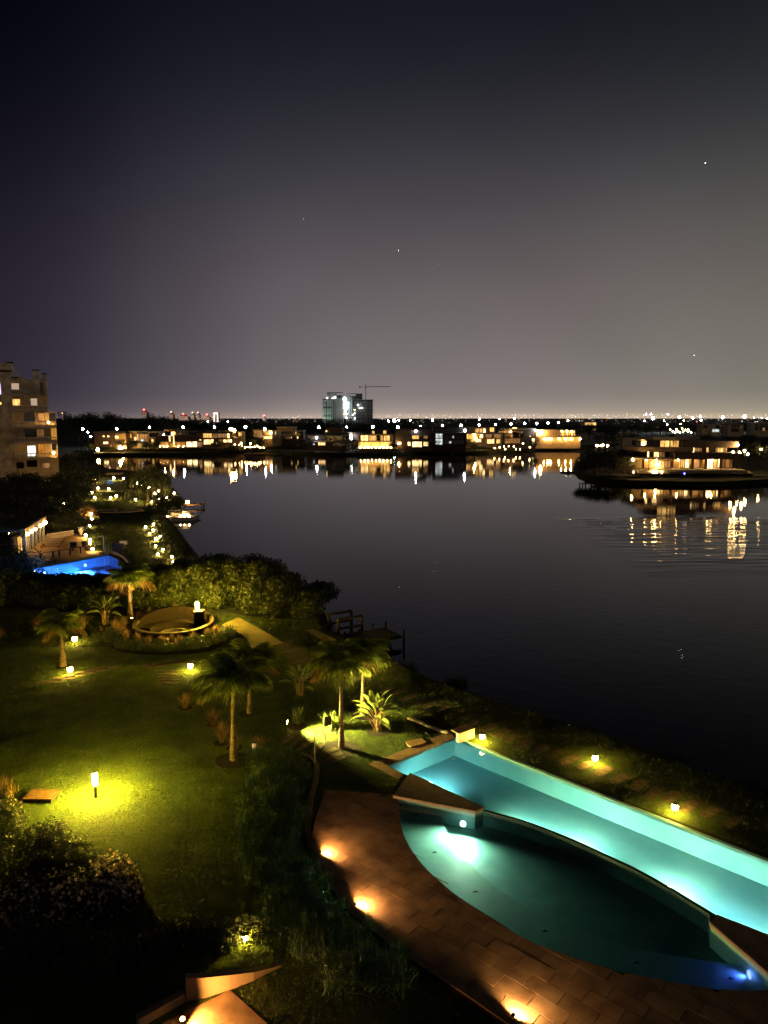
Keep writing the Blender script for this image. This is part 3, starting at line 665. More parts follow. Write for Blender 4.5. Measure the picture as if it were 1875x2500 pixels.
# ------------------------------------------------------------------ palms
def frond_mesh(name, Ln, rise, fall, seed, m_, pairs=54, lw=.024, ll=.40):
    g = random.Random(seed); m = MB(); pts = []
    for i in range(9):
        t = i/8; pts.append(Vector((Ln*(t-.16*t**3), 0, Ln*(rise*t-fall*t*t))))
    m.tube(pts, [.022*(1-.8*i/8) for i in range(9)], 4, cap=False)
    for i in range(pairs):
        t = .10+.90*i/pairs; k = min(int(t*8), 7); p = pts[k].lerp(pts[k+1], t*8-k); tg = (pts[k+1]-pts[k]).normalized()
        l = ll*(sin(pi*min(1, t*.86+.13))**.6)*g.uniform(.8,1.15)
        for s in (-1, 1):
            d = (Vector((0,s,0))*g.uniform(.55,.9)+tg*g.uniform(.35,.7)+Vector((0,0,g.uniform(-.55,.15)))).normalized()
            mid = p+d*l*.5; tip = p+d*l*.82+Vector((0,0,-l*g.uniform(.35,.75)))
            wv = d.cross(Vector((0,0,1))).normalized()*lw
            m.add([p-wv*.5, p+wv*.5, mid+wv*.6, mid-wv*.6, tip], [(0,1,2,3),(3,2,4)])
    me = bpy.data.meshes.new(name); me.from_pydata([tuple(v) for v in m.v], [], m.f); me.materials.append(M[m_]); return me
FR = [frond_mesh('frond', 1.0, .35, .70, 1, 'palm'), frond_mesh('frond', 1.0, .45, .85, 2, 'palm'), frond_mesh('frond', 1.0, .22, .75, 3, 'palm')]
FD = frond_mesh('dry_frond', 1.0, .15, .80, 4, 'palm_dry')
def palm(label, base, crown, Ln, nf=22, r0=.16, r1=.085, dry=2, seed=0, group=None):
    g = random.Random(seed); b = G(*base); c = P(crown[0], crown[1], b[1]); h = c[2]; dx = c[0]-b[0]
    t = thing('palm_tree', label, 'palm tree', b, group=group); m = MB(); pts = []; rs = []
    K = 26
    for i in range(K+1):
        u = i/K; pts.append((dx*u**1.5, .04*sin(u*3), h*u*.97)); rs.append((r0*(1-u)**2.2*.7+r1+.15*r1*(1-u))*(1.0 if i % 2 else 1.09))
    m.tube(pts, rs, 12); m.obj('trunk', 'bark', t, smooth=False)
    m = MB(); m.tube([(dx*.97,0,h*.90),(dx,0,h*.99),(dx,0,h*1.05)], [r1*1.15,r1*1.5,r1*.4], 10); m.obj('crown_shaft', 'stem', t, smooth=True)
    for k in range(nf):
        u = k/nf; az = k*2.39996+g.uniform(-.2,.2); tilt = R(-70+52*u+g.uniform(-8,8)); isd = k >= nf-dry
        me = FD if isd else (FR[1] if u < .35 else FR[0] if u < .75 else FR[2])
        o = bpy.data.objects.new('dry_frond' if isd else 'frond', me); COL.objects.link(o); o.parent = t; kids.setdefault(t.name, []).append(o)
        o.location = (dx, 0, h*1.0+.05*(1-u)); s = Ln*g.uniform(.85,1.12)*(1.05-.15*u); o.scale = (s, s*1.15, s); o.rotation_euler = (0, tilt, az)
        if isd: o['label'] = 'dried orange-brown hanging frond'
    return t
palm('large palm with a shaggy green crown at the right edge of the near lawn', (570,1855), (569,1676), 1.75, 26, r0=.12, r1=.075, dry=1, seed=1)
palm('front one of the twin palms beside the turquoise pool', (834,1826), (832,1634), 1.5, 26, r0=.09, r1=.065, dry=2, seed=2)
palm('rear one of the twin palms nearer the lake, with golden hanging fronds', (885,1745), (888,1612), 1.5, 24, r0=.09, r1=.065, dry=5, seed=3)
palm('palm half hidden behind the large palm, its right frond dried orange', (609,1741), (607,1632), 1.7, 18, r0=.09, r1=.065, dry=3, seed=4)
palm('small dark palm with drooping crown at the far left of the lawn', (154,1626), (148,1536), 1.45, 22, r0=.22, r1=.06, dry=3, seed=5)
palm('slim brightly lit palm in front of the big hedge', (318,1508), (316,1424), 1.75, 24, r0=.16, r1=.10, dry=4, seed=6)

# ------------------------------------------------------------------ broad-leaf plants
def bladeleaf(name, L_, W_, bend, m_):
    m = MB(); K = 7; L0 = []; R0 = []; C0 = []
    for i in range(K+1):
        t = i/K; wv = W_*sin(pi*(t*.93+.05))**.75*.5; x = L_*(t-.1*bend*t*t); z = -bend*L_*t*t*.5
        C0.append((x,0,z)); L0.append((x,-wv,z+wv*.35)); R0.append((x,wv,z+wv*.35))
    vs = C0+L0+R0; n = K+1; fs = []
    for i in range(K): fs += [(i,i+1,n+i+1,n+i),(i+1,i,2*n+i,2*n+i+1)]
    m.add(vs, fs); me = bpy.data.meshes.new(name); me.from_pydata(m.v, [], m.f); me.materials.append(M[m_]); return me
BL = [bladeleaf('leaf', 1.0, .30, .5, 'banana'), bladeleaf('leaf', 1.0, .36, .9, 'banana')]
def broadleaf(label, base, top, n, seed, spread=.5, cat='plant', group=None):
    g = random.Random(seed); b = G(*base); h = P(base[0], top, b[1])[2]; t = thing('bird_of_paradise_plant', label, cat, b, group=group)
    for k in range(n):
        az = k*2.4+g.uniform(-.3,.3); ln = g.uniform(.15, spread)*(.4+.6*k/n); hh = h*(.72-.30*k/n+g.uniform(-.05,.05)); d = Vector((cos(az), sin(az), 0))
        root = d*.10+Vector((rnd.uniform(-.1,.1),rnd.uniform(-.1,.1),0)); tip = d*(ln*h*.95)+Vector((0,0,hh))
        m = MB(); mid = root.lerp(tip, .55)+Vector((0,0,.06*h))-d*.04*h; m.tube([root, mid, tip], [.020,.014,.010], 5); m.obj('leaf_stalk', 'stem', t)
        o = bpy.data.objects.new('leaf', BL[k % 2]); COL.objects.link(o); o.parent = t; kids.setdefault(t.name, []).append(o)
        o.location = tip; s = h*g.uniform(.38,.50); o.scale = (s,s,s); o.rotation_euler = (g.uniform(-.7,.7), R(-68+60*k/n), az)
    return t
broadleaf('brightly lit broad-leaf plant with orange stalks right of the twin palms', (923,1785), 1697, 26, 1)
broadleaf('dim broad-leaf plant left of the twin palms on the dark lawn', (733,1697), 1628, 20, 2)
broadleaf('broad-leaf plant with a leafy fan in front of the hedge left of the lit palm', (257,1526), 1458, 14, 3, spread=.42)
broadleaf('pair of young shoots at the foot of the broad-leaf fan plant', (246,1541), 1527, 4, 4)
def clump(name, label, base, hp, n, spread, width, m_, seed, lean=.5, cat='plant', group=None, segs=3, z0=0):
    b = G(*base); h = P(base[0], base[1]-hp, b[1])[2]
    V, F = blades([(0,0,z0)], n, h, spread, width, seed, lean=lean, segs=segs); o = link(npmesh(name, V, F, m_), name); o.location = b
    return tag(o, label, cat, group)
clump('iris_plant', 'clump of lit sword leaves right beside the ground spotlight', (728,1766), 46, 60, .35, .065, 'banana', 1, 1.1)
clump('iris_plant', 'clump of lit sword leaves left of the front twin palm trunk', (812,1778), 46, 70, .5, .065, 'banana', 2, 1.0)
fg = [((453,1729),44,'fountain grass tuft standing alone left of the large palm'),((521,1769),46,'upper of the two fountain grass tufts left of the large palm trunk'),((541,1813),68,'tallest fountain grass tuft left of the large palm trunk'),
      ((575,1828),50,'fountain grass tuft half hidden by the large palm trunk'),((629,1838),52,'fountain grass tuft behind the unlit bollard lamp'),((88,1537),40,'fountain grass tuft alone in front of the dark hedge at left'),
      ((178,1537),42,'left fountain grass tuft behind the small left palm'),((203,1536),42,'right fountain grass tuft behind the small left palm'),((150,1538),36,'fountain grass tuft behind the crown of the small left palm'),((1,1557),30,'fountain grass tuft cut by the left picture edge')]
for k, (b, hp, lb) in enumerate(fg): clump('fountain_grass', lb, b, hp*.95, 300, .16, .016, 'fountain', 20+k, .95, 'ornamental grass')
pg = [(800,410),(850,452),(925,458),(1000,482),(1090,478),(1155,472),(1210,480),(1310,452),(1462,412),(782,385),(832,375),(940,318),(1012,290),(1182,258),(1400,425)]
for k, (x, y) in enumerate(pg):
    lb = ('fountain grass tuft behind the round pit in front of the hedge' if k in (11,12,13) else 'fountain grass tuft in the thicket at the left end of the round pit' if k in (0,1,9,10) else 'fountain grass tuft along the front wall of the round pit')
    clump('fountain_grass', lb, zp('6', x, y), 28 if k not in (0,9,10,1) else 38, 280, .22, .017, 'fountain', 50+k, .9, 'ornamental grass', group='fountain grasses round the pit' if k not in (11,12,13) else 'fountain grasses behind the pit')
for k, (x, y) in enumerate([(745,440),(755,462),(780,480),(820,496),(870,508),(915,516),(970,522),(1035,525),(1090,526),(1142,525),(1195,520),(1250,514),(1310,506),(1370,494),(1430,478),(1490,455),(1530,430),(1552,402),(765,412),(900,480),(1060,492),(1260,485),(1400,455),(1350,470)]):
    if k == 0:
        V, F = leaves([(0,0,.22,.46,.46,.30),(.15,.1,.2,.35,.35,.25)], 700, .09, 3); lowm = npmesh('low_shrub', V, F, 'box')
    o = link(lowm, 'low_shrub'); o.location = GZ('6', x, y); o.rotation_euler = (0,0,k*1.3); s = rnd.uniform(.85,1.15); o.scale = (s,s,s*rnd.uniform(.85,1.1))
    tag(o, 'small rounded green shrub in the border ring below the round pit', 'shrub', 'rounded shrubs ringing the pit')

# ------------------------------------------------------------------ round sunken pit
t = thing('sunken_pit', 'round sunken seating pit with dark brown wall and inner ring', 'fire pit', (pit_c.x, pit_c.y, 0))
def ringwall(r0, r1, zb, hf, a0, a1, n=48):
    m = MB(); vs = []; fs = []
    for i in range(n+1):
        a = a0+(a1-a0)*i/n; h = hf(a)
        for r in (r0, r1):
            vs.append((r*cos(a), r*sin(a), zb)); vs.append((r*cos(a), r*sin(a), h))
    for i in range(n):
        b = i*4; c = b+4
        fs += [(b,b+1,c+1,c),(b+3,b+2,c+2,c+3),(b+1,b+3,c+3,c+1)]
    m.add(vs, fs+[(0,2,3,1),(n*4,n*4+1,n*4+3,n*4+2)]); return m
hw = lambda a: .30+.50*max(0, sin(a-.15))**1.0
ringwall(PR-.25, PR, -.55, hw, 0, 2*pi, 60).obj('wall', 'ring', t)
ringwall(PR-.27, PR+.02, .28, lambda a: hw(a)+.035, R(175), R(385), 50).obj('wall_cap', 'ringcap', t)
m = MB(); m.lathe([(PR-.24,-.55),(PR-.24,-.5)], 48); m.obj('pit_floor', 'pit_shade', t)
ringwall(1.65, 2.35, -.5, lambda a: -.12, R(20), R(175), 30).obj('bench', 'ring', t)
ringwall(.78, .92, -.5, lambda a: -.34, 0, 2*pi, 32).obj('fire_ring', 'ringcap', t)
eb = G(487,1524)
t = thing('stone_pillar', 'dark square pillar at the right end of the pit wall carrying a lamp', 'pillar', eb)
m = MB(); m.box(-.28,.28,-.28,.28,0,.92); m.obj('shaft', 'ring', t); m = MB(); m.box(-.31,.31,-.31,.31,.921,.97); m.obj('cap_stone', 'ringcap', t)
bollard('lamp glowing on the pillar at the end of the round pit wall', (eb[0]-.12, eb[1], .97), .62, glass=.5, r=.10)

# ------------------------------------------------------------------ terrace boundary wall and small built things
wl = smooth_line(XY([G(*q) for q in [(739,1853),(758,1862),(769,1880),(767,1912),(756,1955),(747,2005),(748,2050),(757,2083),(776,2128),(815,2190),(851,2234),(905,2281),(998,2352),(1130,2440),(1215,2500)]])+[(4.9,13.4)], 4)
c = (wl[20][0], wl[20][1], 0); t = thing('curb_wall', 'low curved brown wall along the left side of the stone terrace', 'wall', c)
wi_ = offset(wl, .16); K = 3
for i in range(0, len(wl)-1, K):
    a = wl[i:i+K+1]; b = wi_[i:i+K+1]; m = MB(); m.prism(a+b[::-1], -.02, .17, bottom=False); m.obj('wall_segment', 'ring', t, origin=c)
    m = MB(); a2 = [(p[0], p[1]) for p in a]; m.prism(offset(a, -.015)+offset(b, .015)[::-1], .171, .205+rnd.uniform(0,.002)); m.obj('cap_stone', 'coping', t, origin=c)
for k, (px, py) in enumerate([(770,2094),(853,2224),(1242,2503)]):
    q = G(px, py); d = Vector((.86,.5,0)) if k < 2 else Vector((.7,.7,0))
    loc = Vector((q[0], q[1], .16))+d*.20
    tt = thing('wall_lamp', ['recessed wall lamp lighting the upper terrace tiles','recessed wall lamp lighting the middle terrace tiles','recessed wall lamp lighting the tiles at the bottom picture edge'][k], 'wall lamp', loc)
    m = MB(); m.tube([Vector((0,0,0))-d*.05, Vector((0,0,0))+d*.01], .045, 10); m.obj('housing', 'black', tt)
    m = MB(); m.tube([d*.011, d*.018], .035, 10); m.obj('lens', 'wallspot', tt)
    spot('beam', d*.05, d*1.0+Vector((0,0,-.02)), [330,330,330][k], (1.0,.56,.20), 165, .5, .03, tt, (0,0,0))
q = G(91,1960); t = thing('garden_hatch', 'flat brown timber hatch cover on the lawn left of the tall bollard', 'hatch', (q[0],q[1],0), rz=-.05)
m = MB(); m.box(-.52,.52,0,.7,0,.13); m.obj('frame', 'darkwood', t)
for k in range(6):
    m = MB(); m.box(-.55,.55,.005+k*.118,.115+k*.118,.131,.155); m.obj('board', 'brownwood', t)
# hooked shower pole
q = G(769,1874); t = thing('garden_shower', 'slim hooked metal shower pole beside the terrace steps', 'shower', q); hh = P(769,1785,q[1])[2]
m = MB(); pts = [(0,0,0),(0,0,hh*.82)]+[(.22-.22*cos(a), 0, hh*.82+hh*.18*sin(a)) for a in np.linspace(.3,pi,8)]+[(.46,0,hh*.70)]; m.tube(pts, .022, 8); m.obj('pipe', 'metal', t)
m = MB(); m.lathe([(.05,hh*.66),(.02,hh*.70)], 10, (.46,0,0)); m.obj('shower_head', 'metal', t)
m = MB(); m.lathe([(.14,0),(.14,.02)], 12); m.obj('foot_plate', 'black', t)
q = G(800,1814); t = thing('garden_sign', 'small dark square sign on a thin post by the front twin palm', 'sign', q, rz=.5)
m = MB(); m.beam((0,0,0),(0,0,.85),.025); m.obj('post', 'black', t); m = MB(); m.beam((-.17,-.015,1.0),(.17,-.015,1.0),.02,.42); m.obj('board', 'black', t)
# hose on its stand
q = G(784,1657); t = thing('hose_stand', 'coiled orange hose hanging on a small stand on the dark lawn', 'garden hose', q)
m = MB(); m.beam((-.4,0,0),(0,0,.72),.025); m.beam((.28,.1,0),(0,0,.72),.025); m.beam((.1,-.25,0),(0,0,.72),.025); m.obj('stand', 'brownwood', t)
m = MB()
for k in range(5):
    rr = .26+.025*k; pts = [(rr*.8*cos(a)+.02*k, -.06+.025*k*sin(2*a+k), .50+rr*sin(a)*1.1) for a in np.linspace(0, 2*pi, 19)]; m.tube(pts, .022, 6, cap=False)
m.obj('hose_coil', 'orange', t)
# kerbs, slab, white wall
def kerb(a, b, label, wd=.16, h=.10, m_='white_conc'):
    A = Vector(a); B = Vector(b); c = (A+B)/2; m = MB(); m.beam(A-c+Vector((0,0,h/2)), B-c+Vector((0,0,h/2)), wd, h); o = m.obj('kerb_stone', m_); o.location = c; tag(o, label, 'kerb'); return o
kerb(GZ('7',1415,725), GZ('7',1502,758), 'pale kerb stone lying farther from the pool corner')
kerb(GZ('7',1508,764), GZ('7',1640,812), 'long pale kerb stone ending at the pool corner')
slab_at(GZ('7',1458,866), .85, .62, .45, 'square pale slab set in the grass beside the pool coping', h=.07, m_='coping', group=None)
q = G(1136,1807); t = thing('low_white_wall', 'short white poolside wall with brown top at the far pool corner', 'wall', q, rz=.62)
m = MB(); m.box(-.45,.45,-.09,.09,0,.42); m.obj('wall', 'white_conc', t); m = MB(); m.box(-.48,.48,-.10,.42,.421,.46); m.obj('cap_stone', 'coping', t)
# bottom left steps
wA = [G(455,2446), G(500,2438), G(561,2419), G(620,2396), G(688,2360)]; hs = [.62,.55,.42,.25,.03]
c = wA[2]; t = thing('ramp_wall', 'tapering rendered wall catching orange light at the bottom of the picture', 'wall', c)
m = MB(); vs = []; of = offset(XY(wA), .18)
for p, o2, h in zip(wA, of, hs): vs += [(p[0],p[1],0),(p[0],p[1],h),(o2[0],o2[1],0),(o2[0],o2[1],h)]
fs = []
for i in range(4):
    b = 4*i; d = b+4; fs += [(b,d,d+1,b+1),(b+2,b+3,d+3,d+2),(b+1,d+1,d+3,b+3)]
m.add(vs, fs+[(0,1,3,2)]); m.obj('wall', 'thouse', t, origin=c)
wB = [G(340,2512), G(400,2478), G(452,2449)]; c = wB[1]; t = thing('step_wall', 'low curved step wall holding the lamp at the bottom left', 'wall', c)
ob = offset(XY(wB), .18); m = MB(); m.prism(XY(wB)+ob[::-1], 0, .24, bottom=False); m.obj('wall', 'thouse', t, origin=c)
m = MB(); m.prism(stair_floor, .005, .03, bottom=False); m.obj('stair_landing', 'tile', kind='structure')
q = G(447,2484,.2); t = thing('wall_lamp', 'bright wall lamp at the foot of the tapering wall, bottom left', 'wall lamp', (q[0],q[1]-.05,.22))
m = MB(); m.tube([(0,.06,0),(0,0,0)], .06, 10); m.obj('housing', 'black', t); m = MB(); m.tube([(0,0,0),(.01,-.02,0)], .055, 10); m.obj('lens', 'wallspot', t)
spot('beam', Vector((.03,-.12,.02)), Vector((1.2,-.12,.05)), 750, (1.0,.47,.12), 170, .5, .03, t, (0,0,0))
a = GZ('9',742,1000); b = GZ('9',915,1178); kerb(a, b, 'thin brown edging strip at the lower edge of the lawn', .14, .05, 'slab')

# ------------------------------------------------------------------ near shrubs
def shrub(name, label, lobes, n, size, m_, seed, cat='shrub', group=None, aspect=.45, extra=None, shell=.5, stems=True):
    c = (sum(l[0] for l in lobes)/len(lobes), sum(l[1] for l in lobes)/len(lobes), 0); lo = [(l[0]-c[0], l[1]-c[1], *l[2:]) for l in lobes]
    t = thing(name, label, cat, c, group=group)
    V, F = leaves(lo, n, size, seed, aspect=aspect, shell=shell); link(npmesh('foliage', V, F, m_), 'foliage', t)
    if stems:
        m = MB(); g = random.Random(seed)
        for l in lo:
            for k in range(2): m.tube([(l[0]*.5+g.uniform(-.2,.2), l[1]*.5+g.uniform(-.2,.2), 0), (l[0]+g.uniform(-.3,.3)*l[3], l[1]+g.uniform(-.3,.3)*l[4], l[2]+.2*l[5])], [.04,.015], 5)
        m.obj('stems', 'wood_bark', t)
    if extra:
        V, F = leaves([(*l[:3], l[3]*1.05, l[4]*1.05, l[5]*1.05) for l in lo], extra[1], extra[2], seed+9, aspect=.8, shell=.92); link(npmesh('blossoms', V, F, extra[0]), 'blossoms', t)
    return t
def lobe(px, py, Y, r, rz=None): 
    q = P(px, py, Y); return (q[0], q[1], max(q[2], .3), r, r, rz or r)
shrub('dark_shrub', 'large dark shrub in front of the lit lawn, lower left', [lobe(122,2045,22.0,.55),lobe(60,2130,21.6,1.0),lobe(175,2120,21.6,.7),lobe(130,2190,20.8,1.0),lobe(235,2150,21.0,.5)], 15000, .085, 'hedge_dark', 11)
shrub('flowering_shrub', 'shrub with dry pale blossoms at the right end of the lower left planting', [lobe(275,2170,20.6,.65),lobe(315,2205,20.1,.42),lobe(250,2225,20,.7),lobe(300,2255,19.6,.45)], 8000, .08, 'hedge_dark', 12, extra=('blossom', 1100, .11))
shrub('flowering_shrub', 'shrub with dry pale blossoms at the bottom left corner', [lobe(60,2290,19.2,.75),lobe(150,2270,19.6,.8),lobe(20,2360,18.6,.7),lobe(110,2340,18.8,.6),lobe(200,2290,19.3,.5)], 10000, .08, 'hedge_dark', 13, extra=('blossom', 1100, .11))
shrub('dark_shrub', 'small shrub cut by the left edge above the large dark shrub', [lobe(5,1985,24.5,.5),lobe(25,2030,23.8,.6),lobe(5,2060,23.5,.7)], 5000, .08, 'hedge', 14, extra=('blossom', 100, .09))
shrub('dark_shrub', 'dark low shrubbery along the foot of the lawn below the iris lantern', [lobe(470,2345,18.3,.5,.35),lobe(540,2352,18.2,.5,.35),lobe(610,2350,18.3,.5,.35),lobe(680,2345,18.6,.45,.35),lobe(400,2370,18,.5,.4),lobe(330,2400,17.5,.6,.4)], 9000, .08, 'hedge_dark', 15, stems=False)
shrub('dark_shrub', 'dark shrub mass at the bottom left edge below the pale blossoms', [lobe(60,2440,17.5,.9),lobe(160,2420,17.6,.8),lobe(250,2440,17.2,.7)], 9000, .08, 'hedge_dark', 16, stems=False)
for k, (px, py, hp) in enumerate([(0+8,1925,40),(22,1940,30)]): clump('iris_plant', ['tall pale grass tuft at the left edge above the hatch','short pale grass tuft beside the hatch at the left edge'][k], (px,py), hp, 60, .6, .03, 'fountain', 90+k, .6)
for k, (x, y, hp) in enumerate([(1075,1125,26),(1120,1128,24),(1165,1132,26),(1210,1135,24),(1250,1138,20),(1355,1095,30),(1395,1085,30),(1430,1078,26),(1455,1090,24)]):
    b = zp('9', x, y); clump('strap_leaf_plant', 'tuft of strap leaves left of the lowest lawn lantern' if k < 5 else 'lit tuft of strap leaves right of the lowest lawn lantern', b, hp, 60, .5, .028, 'strap' if k < 5 else 'banana', 100+k, .8, group='strap leaf tufts by the iris lantern' if k < 5 else 'lit strap leaf tufts by the iris lantern')
# strap-leaf hedge between lawn and terrace
hs_ = [(640,1868,.75),(690,1878,.8),(725,1905,.6),(650,1920,.8),(700,1940,.8),(640,1985,.9),(700,2005,.85),(618,2040,.8),(680,2060,.9),(620,2095,.7),(690,2120,.85),(650,2150,.7),(725,2165,.75),(700,2205,.75),(760,2215,.7),(690,2255,.6),(745,2270,.75),(800,2285,.7),(705,2300,.55),(770,2325,.8),(850,2335,.8),(930,2400,.8),(840,2400,.8)]
for k, (px, py, r) in enumerate(hs_):
    b = G(px, py); cs = [(rnd.uniform(-r,r)*.7, rnd.uniform(-r,r)*.7, rnd.uniform(.05,.45)) for _ in range(16)]
    V, F = blades(cs, 560, .52, .5, .034, 200+k, lean=1.1, segs=3); V2, F2 = leaves([(0,0,.3,r*.85,r*.85,.35)], 700, .12, 300+k, aspect=.3)
    V = np.concatenate([V, V2]); F = np.concatenate([F, F2+len(V)-len(V2)])
    o = link(npmesh('strap_leaf_shrub', V, F, 'strap'), 'strap_leaf_shrub'); o.location = b
    tag(o, 'strap-leaved shrub at the upper end of the hedge between lawn and terrace' if k < 8 else 'strap-leaved shrub at the middle of the hedge between lawn and terrace' if k < 15 else 'strap-leaved shrub in the unlit lower part of the hedge by the terrace', 'shrub', 'strap-leaf hedge, upper part' if k < 8 else 'strap-leaf hedge, middle part' if k < 15 else 'strap-leaf hedge, lower part')
# reeds along the shore
for k, (m_, x, y, hp) in enumerate([('7',1310,452,46),('7',1350,462,44),('7',1395,470,40),('7',1440,480,40),('8',1375,345,26),('8',1420,352,24),('8',1470,345,26),('B',1040,352,36),('B',1100,362,38),('B',1160,368,36),('B',1205,360,26),('B',1430,480,34),('B',1490,492,36),('B',1550,498,36),('B',1600,470,24)]):
    px, py = zp(m_, x, y); b = G(px, py, WZ)
    V, F = blades([(rnd.uniform(-.5,.5), rnd.uniform(-.4,.4), 0) for _ in range(6)], 150, P(px, py-hp, b[1])[2]-WZ, .5, .03, 400+k, lean=.5, segs=2)
    o = link(npmesh('reeds', V, F, 'reed'), 'reeds'); o.location = b
    tag(o, ['reed clump at the shore right of the twin palms','pale reed clump at the shore beyond the kerb stones','reed clump in the black water above the long pool','reed clump in the dark water at the right picture edge'][0 if k < 4 else 1 if k < 7 else 2 if k < 11 else 3], 'reeds', ['reeds by the palms','reeds beyond the kerbs','reeds above the long pool','reeds at the right edge'][0 if k < 4 else 1 if k < 7 else 2 if k < 11 else 3])

# ------------------------------------------------------------------ pier
pts = [GZ('g', x, y, -.35) for x, y in [(625,395),(1105,290),(1185,300),(1150,385),(700,445)]]
o_ = GZ('g',640,420,-.35); e_ = GZ('g',1150,335,-.35); dv = (Vector(e_)-Vector(o_)); Lp = dv.length
t = thing('pier', 'dark timber pier with a frame at its end reaching into the lake', 'pier', o_, rz=math.atan2(dv.y, dv.x))
for k in range(int(Lp/.28)):
    m = MB(); m.box(k*.28, k*.28+.26, -1.1, 1.1, -.05, 0); m.obj('plank', 'darkwood', t)
m = MB(); m.box(0, Lp, -1.0, -.85, -.25, -.055); m.box(0, Lp, .85, 1.0, -.25, -.055); m.obj('bearer', 'darkwood', t)
for k in range(5):
    for s in (-1, 1): m = MB(); m.tube([(k*Lp/4.05+.1, s*1.2, -1.6),(k*Lp/4.05+.1, s*1.2, .35 if k > 2 else .1)], .08, 8); m.obj('pile', 'darkwood', t)
a = GZ('g',650,335,-.35); b = GZ('g',860,300,-.35); dv = Vector(b)-Vector(a); t = thing('boat_lift', 'dark rectangular timber frame standing in the water beyond the pier', 'frame', a, rz=math.atan2(dv.y, dv.x)); Lb = dv.length; hh = P(*zp('g',650,230), a[1])[2]+.35
for x in (0, Lb):
    for y in (0, 1.5): m = MB(); m.beam((x,y,-1.3),(x,y,hh),.16); m.obj('post', 'darkwood', t)
for y in (0, 1.5): m = MB(); m.beam((0,y,hh),(Lb,y,hh),.16); m.obj('rail', 'darkwood', t); m = MB(); m.beam((0,y,.15),(Lb,y,.15),.14); m.obj('rail', 'darkwood', t)

# ================================================================== BIG HEDGE AND NEIGHBOURING GARDEN
tops = [(0,1372),(45,1392),(87,1412),(150,1424),(270,1410),(362,1388),(470,1358),(540,1349),(610,1350),(660,1362),(700,1385),(745,1420),(775,1455)]
def topy(x):
    for (a, b), (c_, d) in zip(tops, tops[1:]):
        if a <= x <= c_: return b+(d-b)*(x-a)/(c_-a)
    return 1460
k = 0
for row, Yr in enumerate([54.0, 57.5]):
    for px in range(15+row*25, 770, 52):
        Yc = Yr-(1.6 if px > 600 else 0)-(px-400)*.002; zt = P(px, topy(px)+(14 if row == 0 else 0), Yc)[2]; zt = max(zt, 1.6); x = P(px, 1400, Yc)[0]
        lob = [(x+rnd.uniform(-.4,.4), Yc+rnd.uniform(-.3,.3), zt*.48, 1.35, 1.3, zt*.50), (x+rnd.uniform(-.9,.9), Yc-.5, zt*.30, 1.0, .9, zt*.34), (x+rnd.uniform(-.7,.7), Yc, zt*.78, .8, .8, zt*.21)]
        shrub('hedge_shrub', 'tall leafy shrub in the unlit left stretch of the big hedge' if px < 260 else 'tall leafy shrub in the lit hedge behind the round pit' if px < 600 else 'tall dark shrub at the lakeside end of the hedge', lob, 2900, .26, 'hedge', 500+k, group='hedge between the gardens, left' if px < 260 else 'hedge between the gardens, middle' if px < 600 else 'hedge between the gardens, lake end'); k += 1
shrub('dark_shrub', 'dark reddish shrub left of the blue pool', [lobe(40,1385,64,2.2,1.6),lobe(0,1370,64,2.4,1.8),lobe(65,1400,62,1.4,1.2)], 5000, .2, 'hedge_dark', 700)

far_lawn = XY([G(*q) for q in [(225,1350),(216,1300),(205,1240),(185,1180),(215,1160),(250,1165),(300,1165),(340,1172),(415,1207),(430,1226),(420,1236),(388,1246),(384,1262),(402,1288),(418,1306),(434,1333),(448,1352),(455,1372),(430,1395),(330,1402),(312,1380),(300,1358),(262,1350)]])
m = MB(); m.prism(far_lawn, .012, .012, bottom=False, sides=False); m.obj('neighbour_lawn', 'soil', kind='structure')
deck = XY([G(*q) for q in [(79,1389),(70,1372),(66,1352),(90,1330),(116,1312),(180,1301),(205,1308),(218,1318),(232,1345),(268,1352),(262,1356),(230,1361),(190,1369),(150,1376),(110,1383)]])
m = MB(); m.prism(deck, 0, .03, bottom=False); m.obj('pool_deck', 'deck', kind='structure')
cw = smooth_line(XY([GZ('5',x,y) for x,y in [(930,668),(975,682),(1020,705),(1055,740),(1072,775),(1070,815),(1050,850)]]), 4)
c = (*cw[8], 0); t = thing('curved_pool_wall', 'curved tan overflow wall round the right end of the blue pool', 'wall', c)
o2 = offset(cw, -.35); m = MB(); m.prism(cw+o2[::-1], 0, .35, bottom=False); m.obj('wall', 'coping', t, origin=c)
rim = blue_pool[6:12]; o3 = offset(rim, .35); m = MB(); m.prism(rim+o3[::-1], -.02, .06, bottom=False); m.obj('rim_stone', 'coping_edge', bp_, origin=bc)

